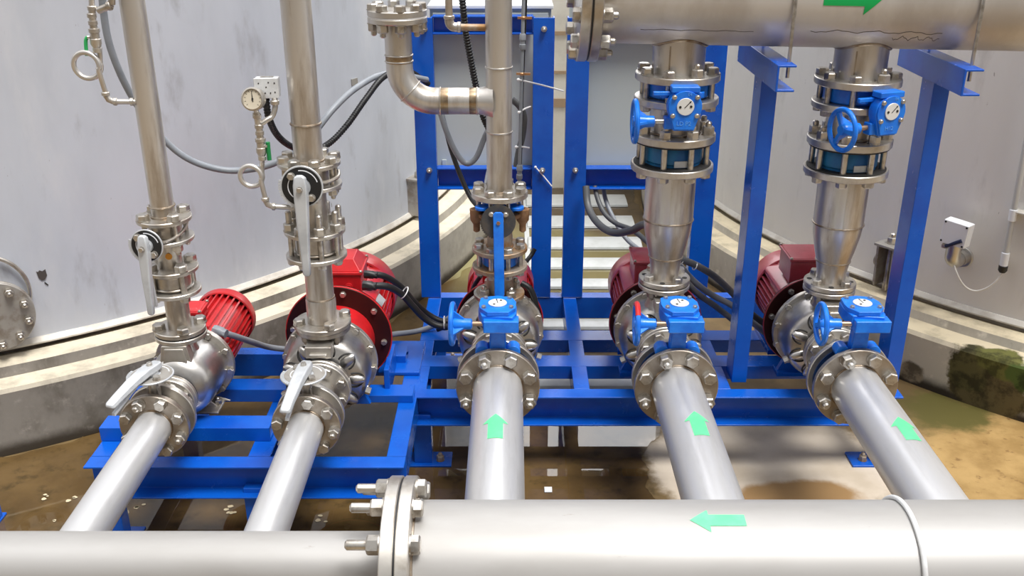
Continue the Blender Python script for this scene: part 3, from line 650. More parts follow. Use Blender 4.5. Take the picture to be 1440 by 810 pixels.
for x, z, d in ((X3 - .075, zt, (1, 0, 0)), (xe + .135, zt, (1, 0, 0)), (xe, zt + .135, (0, 0, 1)), (xe, zt + .155, (0, 0, 1))): bead(t, ZM((x, 3.29, z), d), .0455, 0, .0028, steelv)
bead(t, ZM((xe + .115 - .115 * .7071, 3.29, zt + .115 - .115 * .7071), (-1, 0, 1)), .0455, 0, .0026, steelv)
flange(t, up(xe, 3.29, zt + .262), .04, .098, .018)
b = MB(); b.m = up(xe, 3.29, zt); b.cyl(.098, .283, .303, 56, c=.002); obj('blind_flange', b, steelv, t)
gasket(t, up(xe, 3.29, zt + .280), .097, .003, plas)
bolts(t, up(xe, 3.29, zt + .303), .079, 8, .028, 'head', .3); bolts(t, up(xe, 3.29, zt + .262), .079, 8, .028, 'nut', .3, True)
b = MB(); b.lathe([(.0452, 1.752), (.0452, 1.86)], 10, A3, R(-113), R(-64)); obj('direction_sticker', b, greend, t)

# ------------------------------------------------------------------ risers 1 and 2
def riser12(X, Y, r, R_, zs, top, nb, size, nm, tilt=0, clip=True):
    """zs: pump flange top .. ; the pipe leans by tilt (m per m in x)"""
    A = up(X, Y, 0); zE, zD, zC, zB, zA_ = zs
    t = thing('pipe_spool', 'stainless spool rising from the pump flange, ' + nm, 'pipe', (X, Y, zE), 'short riser spools')
    pipe(t, A, r, zE + .002, zD, steel); flange(t, A @ up(0, 0, zE), r - .004, R_ - .003, .017); flange(t, A @ up(0, 0, zD), r - .004, R_, .014)
    if nb == 8: bead(t, A, r, zE + .105, .003); b = MB(); b.m = A; b.lathe([(r, zE + .018), (r + .004, zE + .018), (r + .004, zE + .095), (r, zE + .105)], 40); obj('sleeve', b, steel, t)
    bolts(t, A @ up(0, 0, zE + .017), R_ - .020, 4, size, 'head', .3); bolts(t, A @ up(0, 0, zD), R_ - .018, nb, size * .8, 'head', .5, True)
    t = thing('check_valve', 'stainless wafer check valve with clamping studs, ' + nm, 'valve', (X, Y, zD + .014), 'stainless check valves')
    wafer(t, A, r + .020, zD + .0145, zC - .0005, steelv)
    b = MB(); b.m = A; b.ring(r, r + .026, zD + .02, zD + .027, 40); b.ring(r, r + .026, zC - .012, zC - .006, 40); obj('body_rim', b, steelv, t)
    stud_rods(t, A, R_ - .018, nb, zD + .0145, zC, .0085 if nb == 8 else .010)
    t = thing('pipe_spool', 'short stainless spool between check valve and lever valve, ' + nm, 'pipe', (X, Y, zC), 'short riser spools')
    pipe(t, A, r, zC + .002, zB + .01, steelv); flange(t, A @ up(0, 0, zC), r - .004, R_, .014); flange(t, A @ up(0, 0, zB), r - .004, R_, .013)
    bolts(t, A @ up(0, 0, zC + .014), R_ - .018, nb, size, 'long' if nb == 8 else 'head', .5); bolts(t, A @ up(0, 0, zB), R_ - .018, nb, size * .8, 'nut', .5, True)
    if nb == 4:
        k = MB(); k.m = ZM((X + .012, Y - r - .0005, zC + .062), (.2, -1, 0)); k.cyl(.011, 0, .0015, 20); obj('round_sticker', k, orange, t)
    t = thing('discharge_pipe', 'tall bare stainless riser, ' + nm, 'pipe', (X, Y, zA_), 'vertical stainless risers')
    pipe(t, A, r - (.002 if nb == 4 else 0), zA_ + .002, top, steel); flange(t, A @ up(0, 0, zA_), r - .006, R_, .014); bead(t, A, r - (.001 if nb == 4 else -.001), zA_ + .016, .004)
    bolts(t, A @ up(0, 0, zA_ + .014), R_ - .018, nb, size, 'head', .5)
    if nb == 8: bead(t, A, r, zA_ + .135, .004)
    else:
        bead(t, A, r, zA_ + .05, .003)
    stud_rods(t, A, R_ - .018, nb, zB + .013, zA_, .008)
riser12(X1, Y1, .039, .0875, (.684, .829, .907, 1.014, 1.081), 2.15, 4, .030, 'leftmost line')
riser12(-.65, 3.02, .0465, .100, (.692, .943, 1.030, 1.187, 1.258), 2.15, 8, .028, 'second line from the left')
# ------------------------------------------------------------------ floor header in front
t = thing('header_pipe', 'big pale header pipe across the bottom right foreground with a green arrow', 'pipe', (1.0, 1.98, .29), 'header pipes')
M = Mx.Translation((0, 1.98, ZA)) @ Mx.Rotation(PI / 2, 4, 'Y')        # local z = +x
pipe(t, M, .162, -.245, 2.3, steelh)
flange(t, M @ up(0, 0, -.272), .158, .2225, .032, steelv); bead(t, M, .162, -.240, .005)
bolts(t, M @ up(0, 0, -.240), .194, 12, .034, 'head', .25)
gasket(t, M @ up(0, 0, -.277), .217, .005)
arrow(t, M, .162, .567, .432, PI + R(10.5), .036, .072, .047)
t = thing('header_pipe', 'thinner pale header pipe along the bottom left edge, bolted to the big header', 'pipe', (-1.2, 1.98, .40), 'header pipes')
pipe(t, M, .084, -2.3, -.30, steelh)
flange(t, M @ up(0, 0, -.309), .08, .2225, .032, steelv); bead(t, M, .084, -.312, .005)
bolts(t, M @ up(0, 0, -.309), .194, 12, .034, 'long', .25, True)
b = MB(); b.m = M @ up(0, 0, .972); b.torus(.168, .0065, 40, 10, None, R(100), R(280)); b.m = Mx.Identity(4)
tag(obj('pipe_strap', b, greyb), 'thin grey hoop strap over the big foreground header pipe', 'strap')

# ------------------------------------------------------------------ upper header
TL = .019
H0 = V((.25, 3.29, 1.763)); hd = V((1, 0, -TL)).normalized()
M = ZM(H0, hd)                                                       # local z along the pipe; local y up
t = thing('header_pipe', 'big overhead stainless header pipe at the top right, with a hairline crack', 'pipe', (1.2, 3.29, 1.58), 'header pipes')
pipe(t, M, .162, .0, 2.2, steelt)
flange(t, M @ up(0, 0, .003), .158, .2225, .030, steelv); bolts(t, M @ up(0, 0, .033), .194, 12, .034, 'nut', .5)
gasket(t, M @ up(0, 0, -.003), .219, .006)
for X, dz in ((XS[1], 0), (XS[2], -.016)):
    A = up(X, 3.29, dz)
    b = MB(); b.m = A; b.lathe([(.080, 1.485), (.0875, 1.485), (.0875, 1.64), (.080, 1.64), (.080, 1.485)], 56); obj('branch_stub', b, steel, t)
    # saddle weld follows the crossing of both cylinders
    b = MB(); pts = []
    zc = H0.z - TL * (X - H0.x) - dz
    for i in range(65):
        a = 2 * PI * i / 64; pts.append(A @ V((.089 * math.cos(a), .089 * math.sin(a), zc - math.sqrt(.1625 ** 2 - (.089 * math.sin(a)) ** 2) - TL * .089 * math.cos(a))))
    b.tube(pts, .0055, 8); obj('saddle_weld', b, weld, t)
    flange(t, A @ up(0, 0, 1.480), .082, .1425, .024, steelv); bolts(t, A @ up(0, 0, 1.504), .118, 8, .030, 'nut', .5, kinds=['head', 'head', 'nut', 'head'])
    stud_rods(t, A, .118, 8, 1.424, 1.480, .0105)
    b = MB(); b.box(-.0025, .0025, -.0885, -.085, 1.505, 1.60, A @ Mx.Rotation(-.5, 4, 'Z')); obj('seam_weld', b, weld, t)
arrow(t, M, .162, .72, .905, R(-90) - R(95), .050, .105, .055, greend)
# hairline crack lines on the coating
b = MB()
for (s0, s1, a0, wob) in ((.16, .52, 52.5, .6), (.70, 1.12, 55, 1.6), (.97, 1.12, 46, 3.0)):
    pts = []
    for i in range(26):
        s = s0 + (s1 - s0) * i / 25; a = R(-90 - a0 + wob * math.sin(i * .9) + wob * .5 * math.sin(i * 2.3)); pts.append(M @ V((.1623 * math.cos(a), .1623 * math.sin(a), s)))
    b.tube(pts, .0010, 6)
obj('crack_line', b, mat('crack_grey', (.16, .14, .12), 0, .7), t)
t = thing('blind_flange', 'bolted blind flange closing the left end of the overhead header', 'flange', H0 + V((0, 0, -.22)))
b = MB(); b.m = M; b.lathe([(0, -.036), (.2195, -.036), (.2225, -.033), (.2225, -.006), (.2195, -.003), (0, -.003)], 64); obj('disc', b, steelv, t)
bolts(t, M @ up(0, 0, -.036), .194, 12, .034, 'head', .5, True)

# ------------------------------------------------------------------ blue posts that carry the overhead header
def support(X, ya, yb, zt, xr, label, ph):
    t = thing('pipe_support', label, 'post', (X + .03, 3.27, .322), 'blue posts under the overhead header')
    member(t, 'post', (X, 3.285, zt - .084), (X, 3.285, .322), .105, .056, (1, 0, 0))
    # (webs face left, lips point right)
    b = MB(); pa = []
    member(t, 'arm', (X - .012, ya, zt), (X - .012, yb, zt), .084, .060, (1, 0, 0))
    b = MB(); rr = .170; hz = H0.z - TL * (X + .038 - H0.x)
    pts = [(X + .038, 3.29 - rr, zt - .05), (X + .038, 3.29 - rr, hz)]
    for k in range(13): pts.append((X + .038, 3.29 - rr * math.cos(PI * k / 12), hz + rr * math.sin(PI * k / 12)))
    pts += [(X + .038, 3.29 + rr, zt - .05)]
    b.tube(pts, .006, 10)
    u = tag(obj('u_bolt', b, bolt_m), 'thin U bolt over the overhead header at the ' + ph, 'u bolt', 'U bolts on the overhead header')
    return t
support(.842, 3.06, 3.62, 1.566, .875, 'blue post with short arm under the overhead header, left one of the two', 'left blue arm')
support(1.425, 3.05, 3.60, 1.555, 1.487, 'blue post with short arm under the overhead header, outermost at right', 'right blue arm')

# ------------------------------------------------------------------ skids
t = thing('skid_frame', 'wide blue channel steel base frame under the three larger pump lines', 'frame', (.5, 3.7, 0), 'blue base frames')
FZ = .322
member(t, 'front_beam', (-.365, 3.235, FZ), (1.46, 3.235, FZ), .125, .065, (0, -1, 0))
member(t, 'cross_beam', (-.385, 3.42, FZ), (1.45, 3.42, FZ), .058, .095, (0, 1, 0))
member(t, 'cross_beam', (-.385, 3.655, FZ), (1.45, 3.655, FZ), .058, .095, (0, 1, 0))
member(t, 'rear_beam', (-.385, 4.10, FZ), (1.45, 4.10, FZ), .105, .06, (0, 1, 0))
for x in (-.385, .235, .77, 1.39): member(t, 'side_beam', (x, 3.238, FZ - .0015), (x, 4.098, FZ - .0015), .10, .06, (1, 0, 0))
for x, y in ((-.345, 3.24), (1.445, 3.24), (-.345, 4.10), (1.40, 4.10), (.48, 3.24)):
    if (x, y) == (.48, 3.24): continue
    b = MB(); b.box(x - .035, x + .035, y - .03, y + .03, .008, FZ - .10); l = obj('leg', b, blue, t, bevel=.004)
    b = MB(); fx = .05 if x < 1 else -.01; b.box(x - (.06 if x < 1 else .125), x + .06 + fx, y - .05, y + .05, 0, .009); f = obj('foot_plate', b, blue, l, bevel=.002)
    bolt(l, up(x + (.065 if x < 1 else -.075), y - .01, .009), .022, 'nut', dirty)
# plinth pads under the pumps
for X in XS:
    b = MB(); b.box(X - .14, X + .14, 3.33, 3.40, FZ, FZ + .018); obj('pump_pad', b, blue, t, bevel=.002)
    for s in (-1, 1): b = MB(); b.box(X + s * .10 - .03, X + s * .10 + .03, 3.52, 3.76, FZ - .001, FZ + .02); obj('motor_rail', b, blue, t, bevel=.002)

t = thing('skid_frame', 'smaller blue channel steel base frame under the two left pumps', 'frame', (-.88, 3.1, 0), 'blue base frames')
member(t, 'front_beam', (-1.41, 2.77, FZ), (-.355, 2.77, FZ), .125, .065, (0, -1, 0))
member(t, 'side_beam', (-1.41, 2.774, FZ - .001), (-1.41, 3.52, FZ - .001), .10, .065, (1, 0, 0))
member(t, 'side_beam', (-.355, 2.774, FZ - .001), (-.355, 3.60, FZ - .001), .10, .065, (-1, 0, 0))
member(t, 'middle_beam', (-.885, 2.774, FZ - .001), (-.885, 3.54, FZ - .001), .10, .075, (1, 0, 0))
member(t, 'rear_beam', (-1.41, 3.524, FZ), (-.355, 3.524, FZ), .10, .06, (0, 1, 0))
for y, h in ((2.90, .052), (3.17, .052)):
    member(t, 'pump_rail', (-1.412, y - .035, FZ + h), (-.83, y - .035, FZ + h), h, .085, (0, 1, 0))
member(t, 'pump_rail', (-.80, 3.13, FZ + .03), (-.365, 3.13, FZ + .03), .03, .085, (0, 1, 0))
member(t, 'motor_rail', (-.84, 3.42, FZ + .045), (-.42, 3.42, FZ + .045), .045, .09, (0, 1, 0))
b = MB(); b.prism([(-.52, 3.34), (-.36, 3.34), (-.36, 3.62), (-.52, 3.62), (-.52, 3.52), (-.42, 3.52), (-.42, 3.46), (-.52, 3.46)], FZ + .001, FZ + .014); obj('notched_plate', b, blue, t, bevel=.002)
b = MB(); b.box(-.475, -.455, 3.18, 3.40, FZ, FZ + .11); obj('motor_bracket', b, blue, t, bevel=.003)
for x, y in ((-1.36, 2.76), (-.87, 2.76), (-.40, 2.76), (-1.36, 3.54), (-.40, 3.54)):
    b = MB(); b.box(x - .032, x + .032, y - .03, y + .03, .008, FZ - .10); l = obj('leg', b, blue, t, bevel=.004)
    b = MB(); b.box(x - .06, x + .075, y - .05, y + .05, 0, .009); obj('foot_plate', b, blue, l, bevel=.002)

# ------------------------------------------------------------------ cabinet stands and cabinets
def stand(x0, x1, label, w=.088):
    t = thing('cabinet_stand', label, 'frame', ((x0 + x1) / 2, 4.13, FZ), 'blue stands holding the control cabinets')
    for x, o in ((x0, 1), (x1, -1)):
        xa = x - o * w / 2
        b = MB(); chan(b, (x, 4.13, FZ + .003), (x, 4.13, 1.80), .05, w, (0, 1, 0))
        b = MB(); b.box(x - w / 2, x + w / 2, 4.095, 4.102, FZ + .003, 1.575)
        for s in (-1, 1): b.box(x + s * (w / 2 - .0035) - .0035, x + s * (w / 2 - .0035) + .0035, 4.102, 4.15, FZ + .003, 1.575)
        p = obj('post', b, blue, t, bevel=.0015)
        for z in (.93, 1.53): bolt(p, ZM((x + (.012 if x < 0 else 0), 4.095, z), (0, -1, 0)), .017, 'nut')
    for z0, z1 in ((.836, .933), (1.505, 1.58)):
        nm = 'lower_rail' if z0 < 1 else 'upper_rail'
        member(t, nm, (x0 + w / 2, 4.165, z1), (x1 - w / 2, 4.165, z1), z1 - z0, .055, (0, -1, 0))
    return t
stand(-.372, .132, 'blue two post stand around the left cabinet, behind the tee pipe')
stand(.276, .848, 'blue two post stand around the right cabinet, behind the risers', .094)
def cabinet(x0, x1, label, lip):
    t = thing('control_cabinet', label, 'cabinet', ((x0 + x1) / 2, 4.3, .86), 'control cabinets')
    b = MB(); b.box(x0, x1, 4.19, 4.46, .862, 1.60); obj('body', b, cab, t, bevel=.004)
    b = MB(); b.box(x0 + .012, x1 - .012, 4.178, 4.19, .88, 1.585); obj('door', b, cab, t, bevel=.004)
    b = MB(); b.box(x0 - .008, x1 + .008, 4.172, 4.47, 1.60, 1.615); obj('top_cover', b, cabw, t, bevel=.003)
    b = MB(); b.box(x0 + .035, x0 + .055, 4.172, 4.178, .92, .955); obj('latch', b, cab, t, bevel=.002)
    return t
cabinet(-.345, .165, 'pale grey control cabinet in the left blue stand', 0)
cabinet(.255, .80, 'pale grey control cabinet in the right blue stand, under the overhead header flange', 0)

# ------------------------------------------------------------------ tanks
CL, CR = (-3.68, 6.43), (4.48, 6.24)
def arc_lathe(C, prof, name, m, parent=None, seg=180, label=None):
    b = MB(); b.m = up(C[0], C[1], 0); b.lathe(prof, seg); return obj(name, b, m, parent, ang=30, label=label)
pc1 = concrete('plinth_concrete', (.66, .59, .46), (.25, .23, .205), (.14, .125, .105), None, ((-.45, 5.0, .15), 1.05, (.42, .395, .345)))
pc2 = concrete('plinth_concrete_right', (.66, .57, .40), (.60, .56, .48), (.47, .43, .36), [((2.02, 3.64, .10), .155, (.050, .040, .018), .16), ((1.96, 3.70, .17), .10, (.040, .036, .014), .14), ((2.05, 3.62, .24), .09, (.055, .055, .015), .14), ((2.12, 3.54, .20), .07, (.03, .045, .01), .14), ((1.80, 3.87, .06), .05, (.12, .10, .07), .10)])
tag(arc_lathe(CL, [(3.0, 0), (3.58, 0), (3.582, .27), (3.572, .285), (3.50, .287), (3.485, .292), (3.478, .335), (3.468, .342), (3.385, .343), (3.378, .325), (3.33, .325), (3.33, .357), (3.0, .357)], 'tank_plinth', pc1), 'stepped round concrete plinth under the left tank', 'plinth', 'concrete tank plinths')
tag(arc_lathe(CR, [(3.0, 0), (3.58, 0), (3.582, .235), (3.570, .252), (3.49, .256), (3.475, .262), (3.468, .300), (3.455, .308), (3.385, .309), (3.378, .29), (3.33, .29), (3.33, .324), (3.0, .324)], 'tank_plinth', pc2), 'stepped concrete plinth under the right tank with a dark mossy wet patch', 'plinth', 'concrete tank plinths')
def tank(C, z0, m, label):
    t = thing('storage_tank', label, 'tank', (C[0], C[1], z0), 'steel storage tanks')
    arc_lathe(C, [(3.2, z0), (3.378, z0), (3.380, z0 + .002), (3.380, z0 + .008), (3.366, z0 + .026), (3.34, z0 + .028), (3.2, z0 + .04), (3.2, z0)], 'base_ring', ringst, t)
    arc_lathe(C, [(3.36, z0 + .024), (3.36, 4.6), (3.30, 4.66), (0, 5.1)], 'shell', m, t)
    return t
tl = tank(CL, .358, tankst, 'huge round steel tank filling the left background')
tr = tank(CR, .325, tankrs, 'huge round steel tank filling the right background')
def cylpos(C, a, r, z): return V((C[0] + r * math.cos(a), C[1] + r * math.sin(a), z))
def cylframe(C, a, r, z):
    """x along the wall, y up, z outward"""
    n = V((math.cos(a), math.sin(a), 0)); y = V((0, 0, 1)); x = y.cross(n)
    return Mx.Translation(cylpos(C, a, r, z)) @ Mx((x, y, n)).transposed().to_4x4()
# inspection cover at the far left
pm = V((-2.045, 3.495, 0.532)); am = math.atan2(pm.y - CL[1], pm.x - CL[0]); F = cylframe(CL, am, 3.36, pm.z)
b = MB(); b.m = F; b.cyl(.115, -.02, .05, 48); n_ = obj('nozzle', b, anchor, tl)
b = MB(); b.m = F; b.cyl(.142, .05, .064, 56, c=.002); b.cyl(.142, .068, .084, 56, c=.002); mc = obj('inspection_cover', b, anchor, tl, label='round bolted cover on a short nozzle')
for i in range(10):
    a = 2 * PI * i / 10 + .35; bolt(mc, F @ up(.115 * math.cos(a), .115 * math.sin(a), .084), .024, 'nut')
b = MB(); b.m = F @ up(-.025, .072, .02); b.torus(.163, .008, 56, 10); obj('hoop_handle', b, steelv, tl)
pb = V((-1.879, 3.592, 0.641)); ab = math.atan2(pb.y - CL[1], pb.x - CL[0]); F2 = cylframe(CL, ab, 3.36, pb.z)
b = MB(); b.prism([(-.018, .02), (-.012, .016), (-.006, .022), (.004, .016), (.016, .022), (.018, -.004), (.008, -.02), (-.004, -.022), (-.014, -.010)], .0, .003, F2); obj('scorch_tab', b, mat('burnt_steel', (.10, .085, .08), .4, .6), tl)
b = MB(); b.prism([(.005, -.03), (.016, -.045), (.013, -.047), (.003, -.034)], 0, .003, F2); obj('scorch_mark', b, dark, tl)
pb = V((-0.77, 4.749, 1.186)); F2 = cylframe(CL, math.atan2(pb.y - CL[1], pb.x - CL[0]), 3.36, pb.z)
b = MB(); b.box(-.022, .022, -.016, .016, 0, .006, F2); obj('lifting_tab', b, anchor, tl)
# anchor chairs
def chair(C, px, t, z0, tr_):
    a = math.atan2(px[1] - C[1], px[0] - C[0]); F = cylframe(C, a, 3.36, z0)
    b = MB(); b.box(-.055, .055, .20, .212, -.012, .105, F); o = obj('anchor_bracket', b, anchor, t, bevel=.002)
    b = MB()
    for s in (-1, 1): b.prism([(-.006, 0), (.085, 0), (.095, .2), (-.006, .2)], s * .04 - .005, s * .04 + .005, F @ Mx.Rotation(-PI / 2, 4, 'Y') @ Mx.Diagonal((1, 1, 1, 1)))
    obj('web_plate', b, anchor, o)
    b = MB(); b.m = F @ ZM((0, -.02, .05), (0, 1, 0)); b.cyl(.012, 0, .25, 16); obj('anchor_bolt', b, bolt_m, o)
    bolt(o, F @ ZM((0, .212, .05), (0, 1, 0)), .034, 'nut')
    if tr_: b = MB(); b.m = F @ ZM((-.055, .115, .045), (-1, 0, 0)); b.cyl(.03, 0, .01, 24); obj('grounding_lug', b, anchor, o)
chair(CL, (-0.56, 5.182, 0.239), tl, .37, 0)
chair(CR, (1.79, 4.227, 0.316), tr, .34, 1)

# ------------------------------------------------------------------ floor, puddle, back wall
def floor_mat():
    m = mat('muddy_concrete', (.5, .45, .36), 0, .6, .4, bump=.25, bscale=9); nt = m.node_tree; N = nt.nodes; L = nt.links; p = N['Principled BSDF']
    g = N.new('ShaderNodeNewGeometry')
    def noise(sc, d=7):
        n = N.new('ShaderNodeTexNoise'); n.inputs['Scale'].default_value = sc; n.inputs['Detail'].default_value = d; n.inputs['Roughness'].default_value = .6; L.new(g.outputs['Position'], n.inputs['Vector']); return n.outputs['Fac']
    def mr(src, a, b):
        r = N.new('ShaderNodeMapRange'); r.interpolation_type = 'SMOOTHSTEP'; r.inputs['From Min'].default_value = a; r.inputs['From Max'].default_value = b; L.new(src, r.inputs['Value']); return r.outputs['Result']
    def mix(f, a, b):
        x = N.new('ShaderNodeMix'); x.data_type = 'RGBA'; L.new(f, x.inputs['Factor'])
        for i, c in ((6, a), (7, b)):
            if isinstance(c, tuple): x.inputs[i].default_value = (*c, 1)
            else: L.new(c, x.inputs[i])
        return x.outputs[2]
    def M_(op, a, b):
        x = N.new('ShaderNodeMath'); x.operation = op
        for i, c in enumerate((a, b)):
            if isinstance(c, (int, float)): x.inputs[i].default_value = c
            else: L.new(c, x.inputs[i])
        return x.outputs[0]
    def spot(f, pos, rad, soft, jit, sc, col, st=(1, 1, 1)):
        s = N.new('ShaderNodeVectorMath'); s.operation = 'SUBTRACT'; L.new(g.outputs['Position'], s.inputs[0]); s.inputs[1].default_value = pos
        k = N.new('ShaderNodeVectorMath'); k.operation = 'MULTIPLY'; L.new(s.outputs[0], k.inputs[0]); k.inputs[1].default_value = st
        l = N.new('ShaderNodeVectorMath'); l.operation = 'LENGTH'; L.new(k.outputs[0], l.inputs[0])
        w = M_('ADD', l.outputs['Value'], M_('MULTIPLY', M_('SUBTRACT', noise(sc), .5), jit))
        return mix(mr(w, rad + soft, rad - soft), f, col)
    mud = mix(mr(noise(3), .38, .66), (.125, .080, .032), (.20, .135, .058))
    mud = mix(mr(noise(13), .5, .72), mud, (.085, .058, .022))
    dry = mix(mr(noise(4), .4, .7), (.60, .52, .42), (.50, .42, .32))
    och = mix(mr(noise(5), .38, .66), (.40, .26, .10), (.27, .165, .055)); och = mix(mr(noise(19), .56, .72), och, (.17, .09, .03))
    f = spot(mud, (1.0, 3.20, 0), .47, .05, .35, 5, dry, (1, 1.15, 1))
    f = spot(f, (1.05, 3.00, 0), .17, .03, .15, 6, (.30, .18, .075), (.7, 1.6, 1))
    f = spot(f, (2.15, 3.05, 0), .62, .10, .4, 4, och)
    f = spot(f, (2.25, 2.4, 0), .75, .10, .4, 4, och)
    f = spot(f, (1.86, 3.62, 0), .16, .06, .3, 9, (.10, .085, .02), (.8, 1, 1))
    f = spot(f, (.2, 5.4, 0), .62, .15, .4, 6, (.30, .27, .13))
    L.new(f, p.inputs['Base Color']); return m
b = MB(); b.add([(-9, -9, 0), (9, -9, 0), (9, 14, 0), (-9, 14, 0)], [(0, 1, 2, 3)])
fl = obj('floor', b, floor_mat()); fl['kind'] = 'structure'
wm = bpy.data.materials.new('shallow_water'); wm.use_nodes = True; nt = wm.node_tree; nt.nodes.clear()
o_ = nt.nodes.new('ShaderNodeOutputMaterial'); mx = nt.nodes.new('ShaderNodeMixShader'); tr_ = nt.nodes.new('ShaderNodeBsdfTransparent'); gl = nt.nodes.new('ShaderNodeBsdfGlossy'); fr = nt.nodes.new('ShaderNodeFresnel')
gl.inputs['Roughness'].default_value = .02; fr.inputs['IOR'].default_value = 1.75; tr_.inputs['Color'].default_value = (.92, .88, .80, 1)
nz = nt.nodes.new('ShaderNodeTexNoise'); nz.inputs['Scale'].default_value = 3.; bp = nt.nodes.new('ShaderNodeBump'); bp.inputs['Strength'].default_value = .02; bp.inputs['Distance'].default_value = .01
nt.links.new(nz.outputs['Fac'], bp.inputs['Height']); nt.links.new(bp.outputs['Normal'], gl.inputs['Normal'])
nt.links.new(fr.outputs[0], mx.inputs[0]); nt.links.new(tr_.outputs[0], mx.inputs[1]); nt.links.new(gl.outputs[0], mx.inputs[2]); nt.links.new(mx.outputs[0], o_.inputs['Surface'])
def wobble(poly, amp, n=5):
    r_ = random.Random(3)
    for k in range(n):
        q = []
        for i in range(len(poly)):
            a = V(poly[i]); c = V(poly[(i + 1) % len(poly)]); q.append(tuple(a)); d = c - a
            m_ = (a + c) / 2 + V((-d.y, d.x)).normalized() * r_.uniform(-1, 1) * min(amp, d.length * .14) if d.length > .02 else (a + c) / 2
            q.append(tuple(m_))
        poly = q
    return poly
edge = [(.50, 2.2), (.56, 2.9), (.50, 3.05), (.53, 3.17), (.51, 3.27), (.59, 3.40), (.62, 3.60), (.72, 4.0), (.98, 4.6), (.93, 5.6), (.90, 6.2), (.90, 6.84), (-.09, 6.84), (-.10, 6.4), (-.21, 5.45), (-.37, 5.04), (-.56, 4.66), (-.9, 4.14), (-1.3, 3.76), (-1.7, 3.46), (-2.1, 3.21), (-2.5, 3.06), (-2.6, 1.2), (.3, 1.2)]
poly = wobble(edge, .05, 4)
b = MB(); b.add([(x, y, .0035) for x, y in poly] + [(x, y, .0005) for x, y in poly], [tuple(range(len(poly)))] + [(i, (i + 1) % len(poly), len(poly) + (i + 1) % len(poly), len(poly) + i) for i in range(len(poly))])
tag(obj('puddle', b, wm), 'shallow brown puddle covering the floor under the frames and between the tanks', 'puddle', None, 'stuff')
b = MB()
b.box(-.16, 1.0, 6.85, 7.0, 0, 1.52); w_ = obj('wall_back', b, wallm); w_['kind'] = 'structure'
for k, (z0, z1, m_) in enumerate(((1.10, 1.125, wallb), (.835, .855, wallb), (.60, .66, wallb))):
    b = MB(); b.box(-.15, .99, 6.835, 6.85, z0, z1); o = obj('trim_%d' % (k + 1), b, m_); o['kind'] = 'structure'
# flakes of paint lying on the wet floor
b = MB(); r_ = random.Random(5)
for (x, y) in [(-1.615, 2.978, 0)[:2], (-1.379, 2.892, 0)[:2], (-1.358, 2.939, 0)[:2], (-1.007, 2.884, 0)[:2], (-1.027, 2.93, 0)[:2], (-1.718, 2.987, 0)[:2], (-1.638, 2.842, 0)[:2], (-0.716, 3.037, 0)[:2], (-0.672, 2.863, 0)[:2], (-1.356, 2.793, 0)[:2]]:
    for k in range(3):
        cx, cy, s = x + r_.uniform(-.02, .02), y + r_.uniform(-.02, .02), r_.uniform(.004, .012)
        pl = [(cx + s * r_.uniform(.6, 1.2) * math.cos(i * PI / 3.5), cy + s * r_.uniform(.5, 1) * math.sin(i * PI / 3.5)) for i in range(7)]
        b.prism(pl, .0036, .0050)
tag(obj('paint_flakes', b, mat('flake_cream', (.62, .52, .34), 0, .7)), 'scattered cream flakes on the wet floor under the left frame', 'debris', None, 'stuff')
x, y = (0.135, 3.037, 0)[:2]
b = MB(); b.box(x - .014, x + .014, y - .016, y + .016, .0036, .006, None); tag(obj('white_square', b, white), 'small white square on the wet floor beside the middle suction pipe', 'square_patch')  # flat white square just above the water
b = MB(); b.prism([(0, 0), (.05, .004), (.046, .012), (.03, .010), (-.004, .008)], .0036, .0066, up(*(-1.351, 2.801, 0)) @ Mx.Rotation(.9, 4, 'Z'))
x, y = (-1.825, 2.842, 0)[:2]
t = thing('pipe_bracket', 'blue bracket foot cut off by the left edge of the photo', 'bracket', (x, y, 0)); b = MB(); b.box(x - .05, x + .008, y - .02, y + .03, .008, .10); obj('upright', b, blue, t, bevel=.002); b = MB(); b.box(x - .08, x + .012, y - .04, y + .05, 0, .009); obj('base_plate', b, blue, t, bevel=.002)

# added white strips stand in for bright stripes reflected in the puddle
wref = mat('reflected_white', (.62, .64, .63), 0, .35, var=(.53, .55, .53), vs=9)
def reflection_strips(rows, x0, x1, label):
    t = thing('reflection_strips', label, 'reflection_strips', ((x0 + x1) / 2, rows[-1][1], 0), 'added strips for puddle reflections')
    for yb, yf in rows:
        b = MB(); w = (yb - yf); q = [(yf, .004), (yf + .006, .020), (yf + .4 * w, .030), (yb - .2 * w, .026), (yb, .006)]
        b.prism([(y, z) for y, z in q], x0, x1, Mx(((0, 0, 1, 0), (1, 0, 0, 0), (0, 1, 0, 0), (0, 0, 0, 1)))); obj('reflected_stripe', b, wref, t, bevel=.003)
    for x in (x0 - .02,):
        b = MB(); b.box(x, x + .03, rows[-1][1], rows[0][0], .001, .008); obj('side_strip', b, wref, t)
STRIPES = [((0, 6.668, 0)[1], (0, 6.392, 0)[1]), ((0, 6.195, 0)[1], (0, 5.952, 0)[1]), ((0, 5.777, 0)[1], (0, 5.562, 0)[1]), ((0, 5.406, 0)[1], (0, 5.235, 0)[1]), ((0, 5.074, 0)[1], (0, 4.941, 0)[1]), ((0, 4.785, 0)[1], (0, 4.664, 0)[1]), ((0, 4.531, 0)[1], (0, 4.42, 0)[1]), ((0, 4.283, 0)[1], (0, 4.19, 0)[1]), ((0, 4.064, 0)[1], (0, 3.985, 0)[1]), ((0, 3.882, 0)[1], (0, 3.803, 0)[1])]
reflection_strips(STRIPES, .10, .80, 'white strips standing in for a reflection in the puddle behind the blue frames')

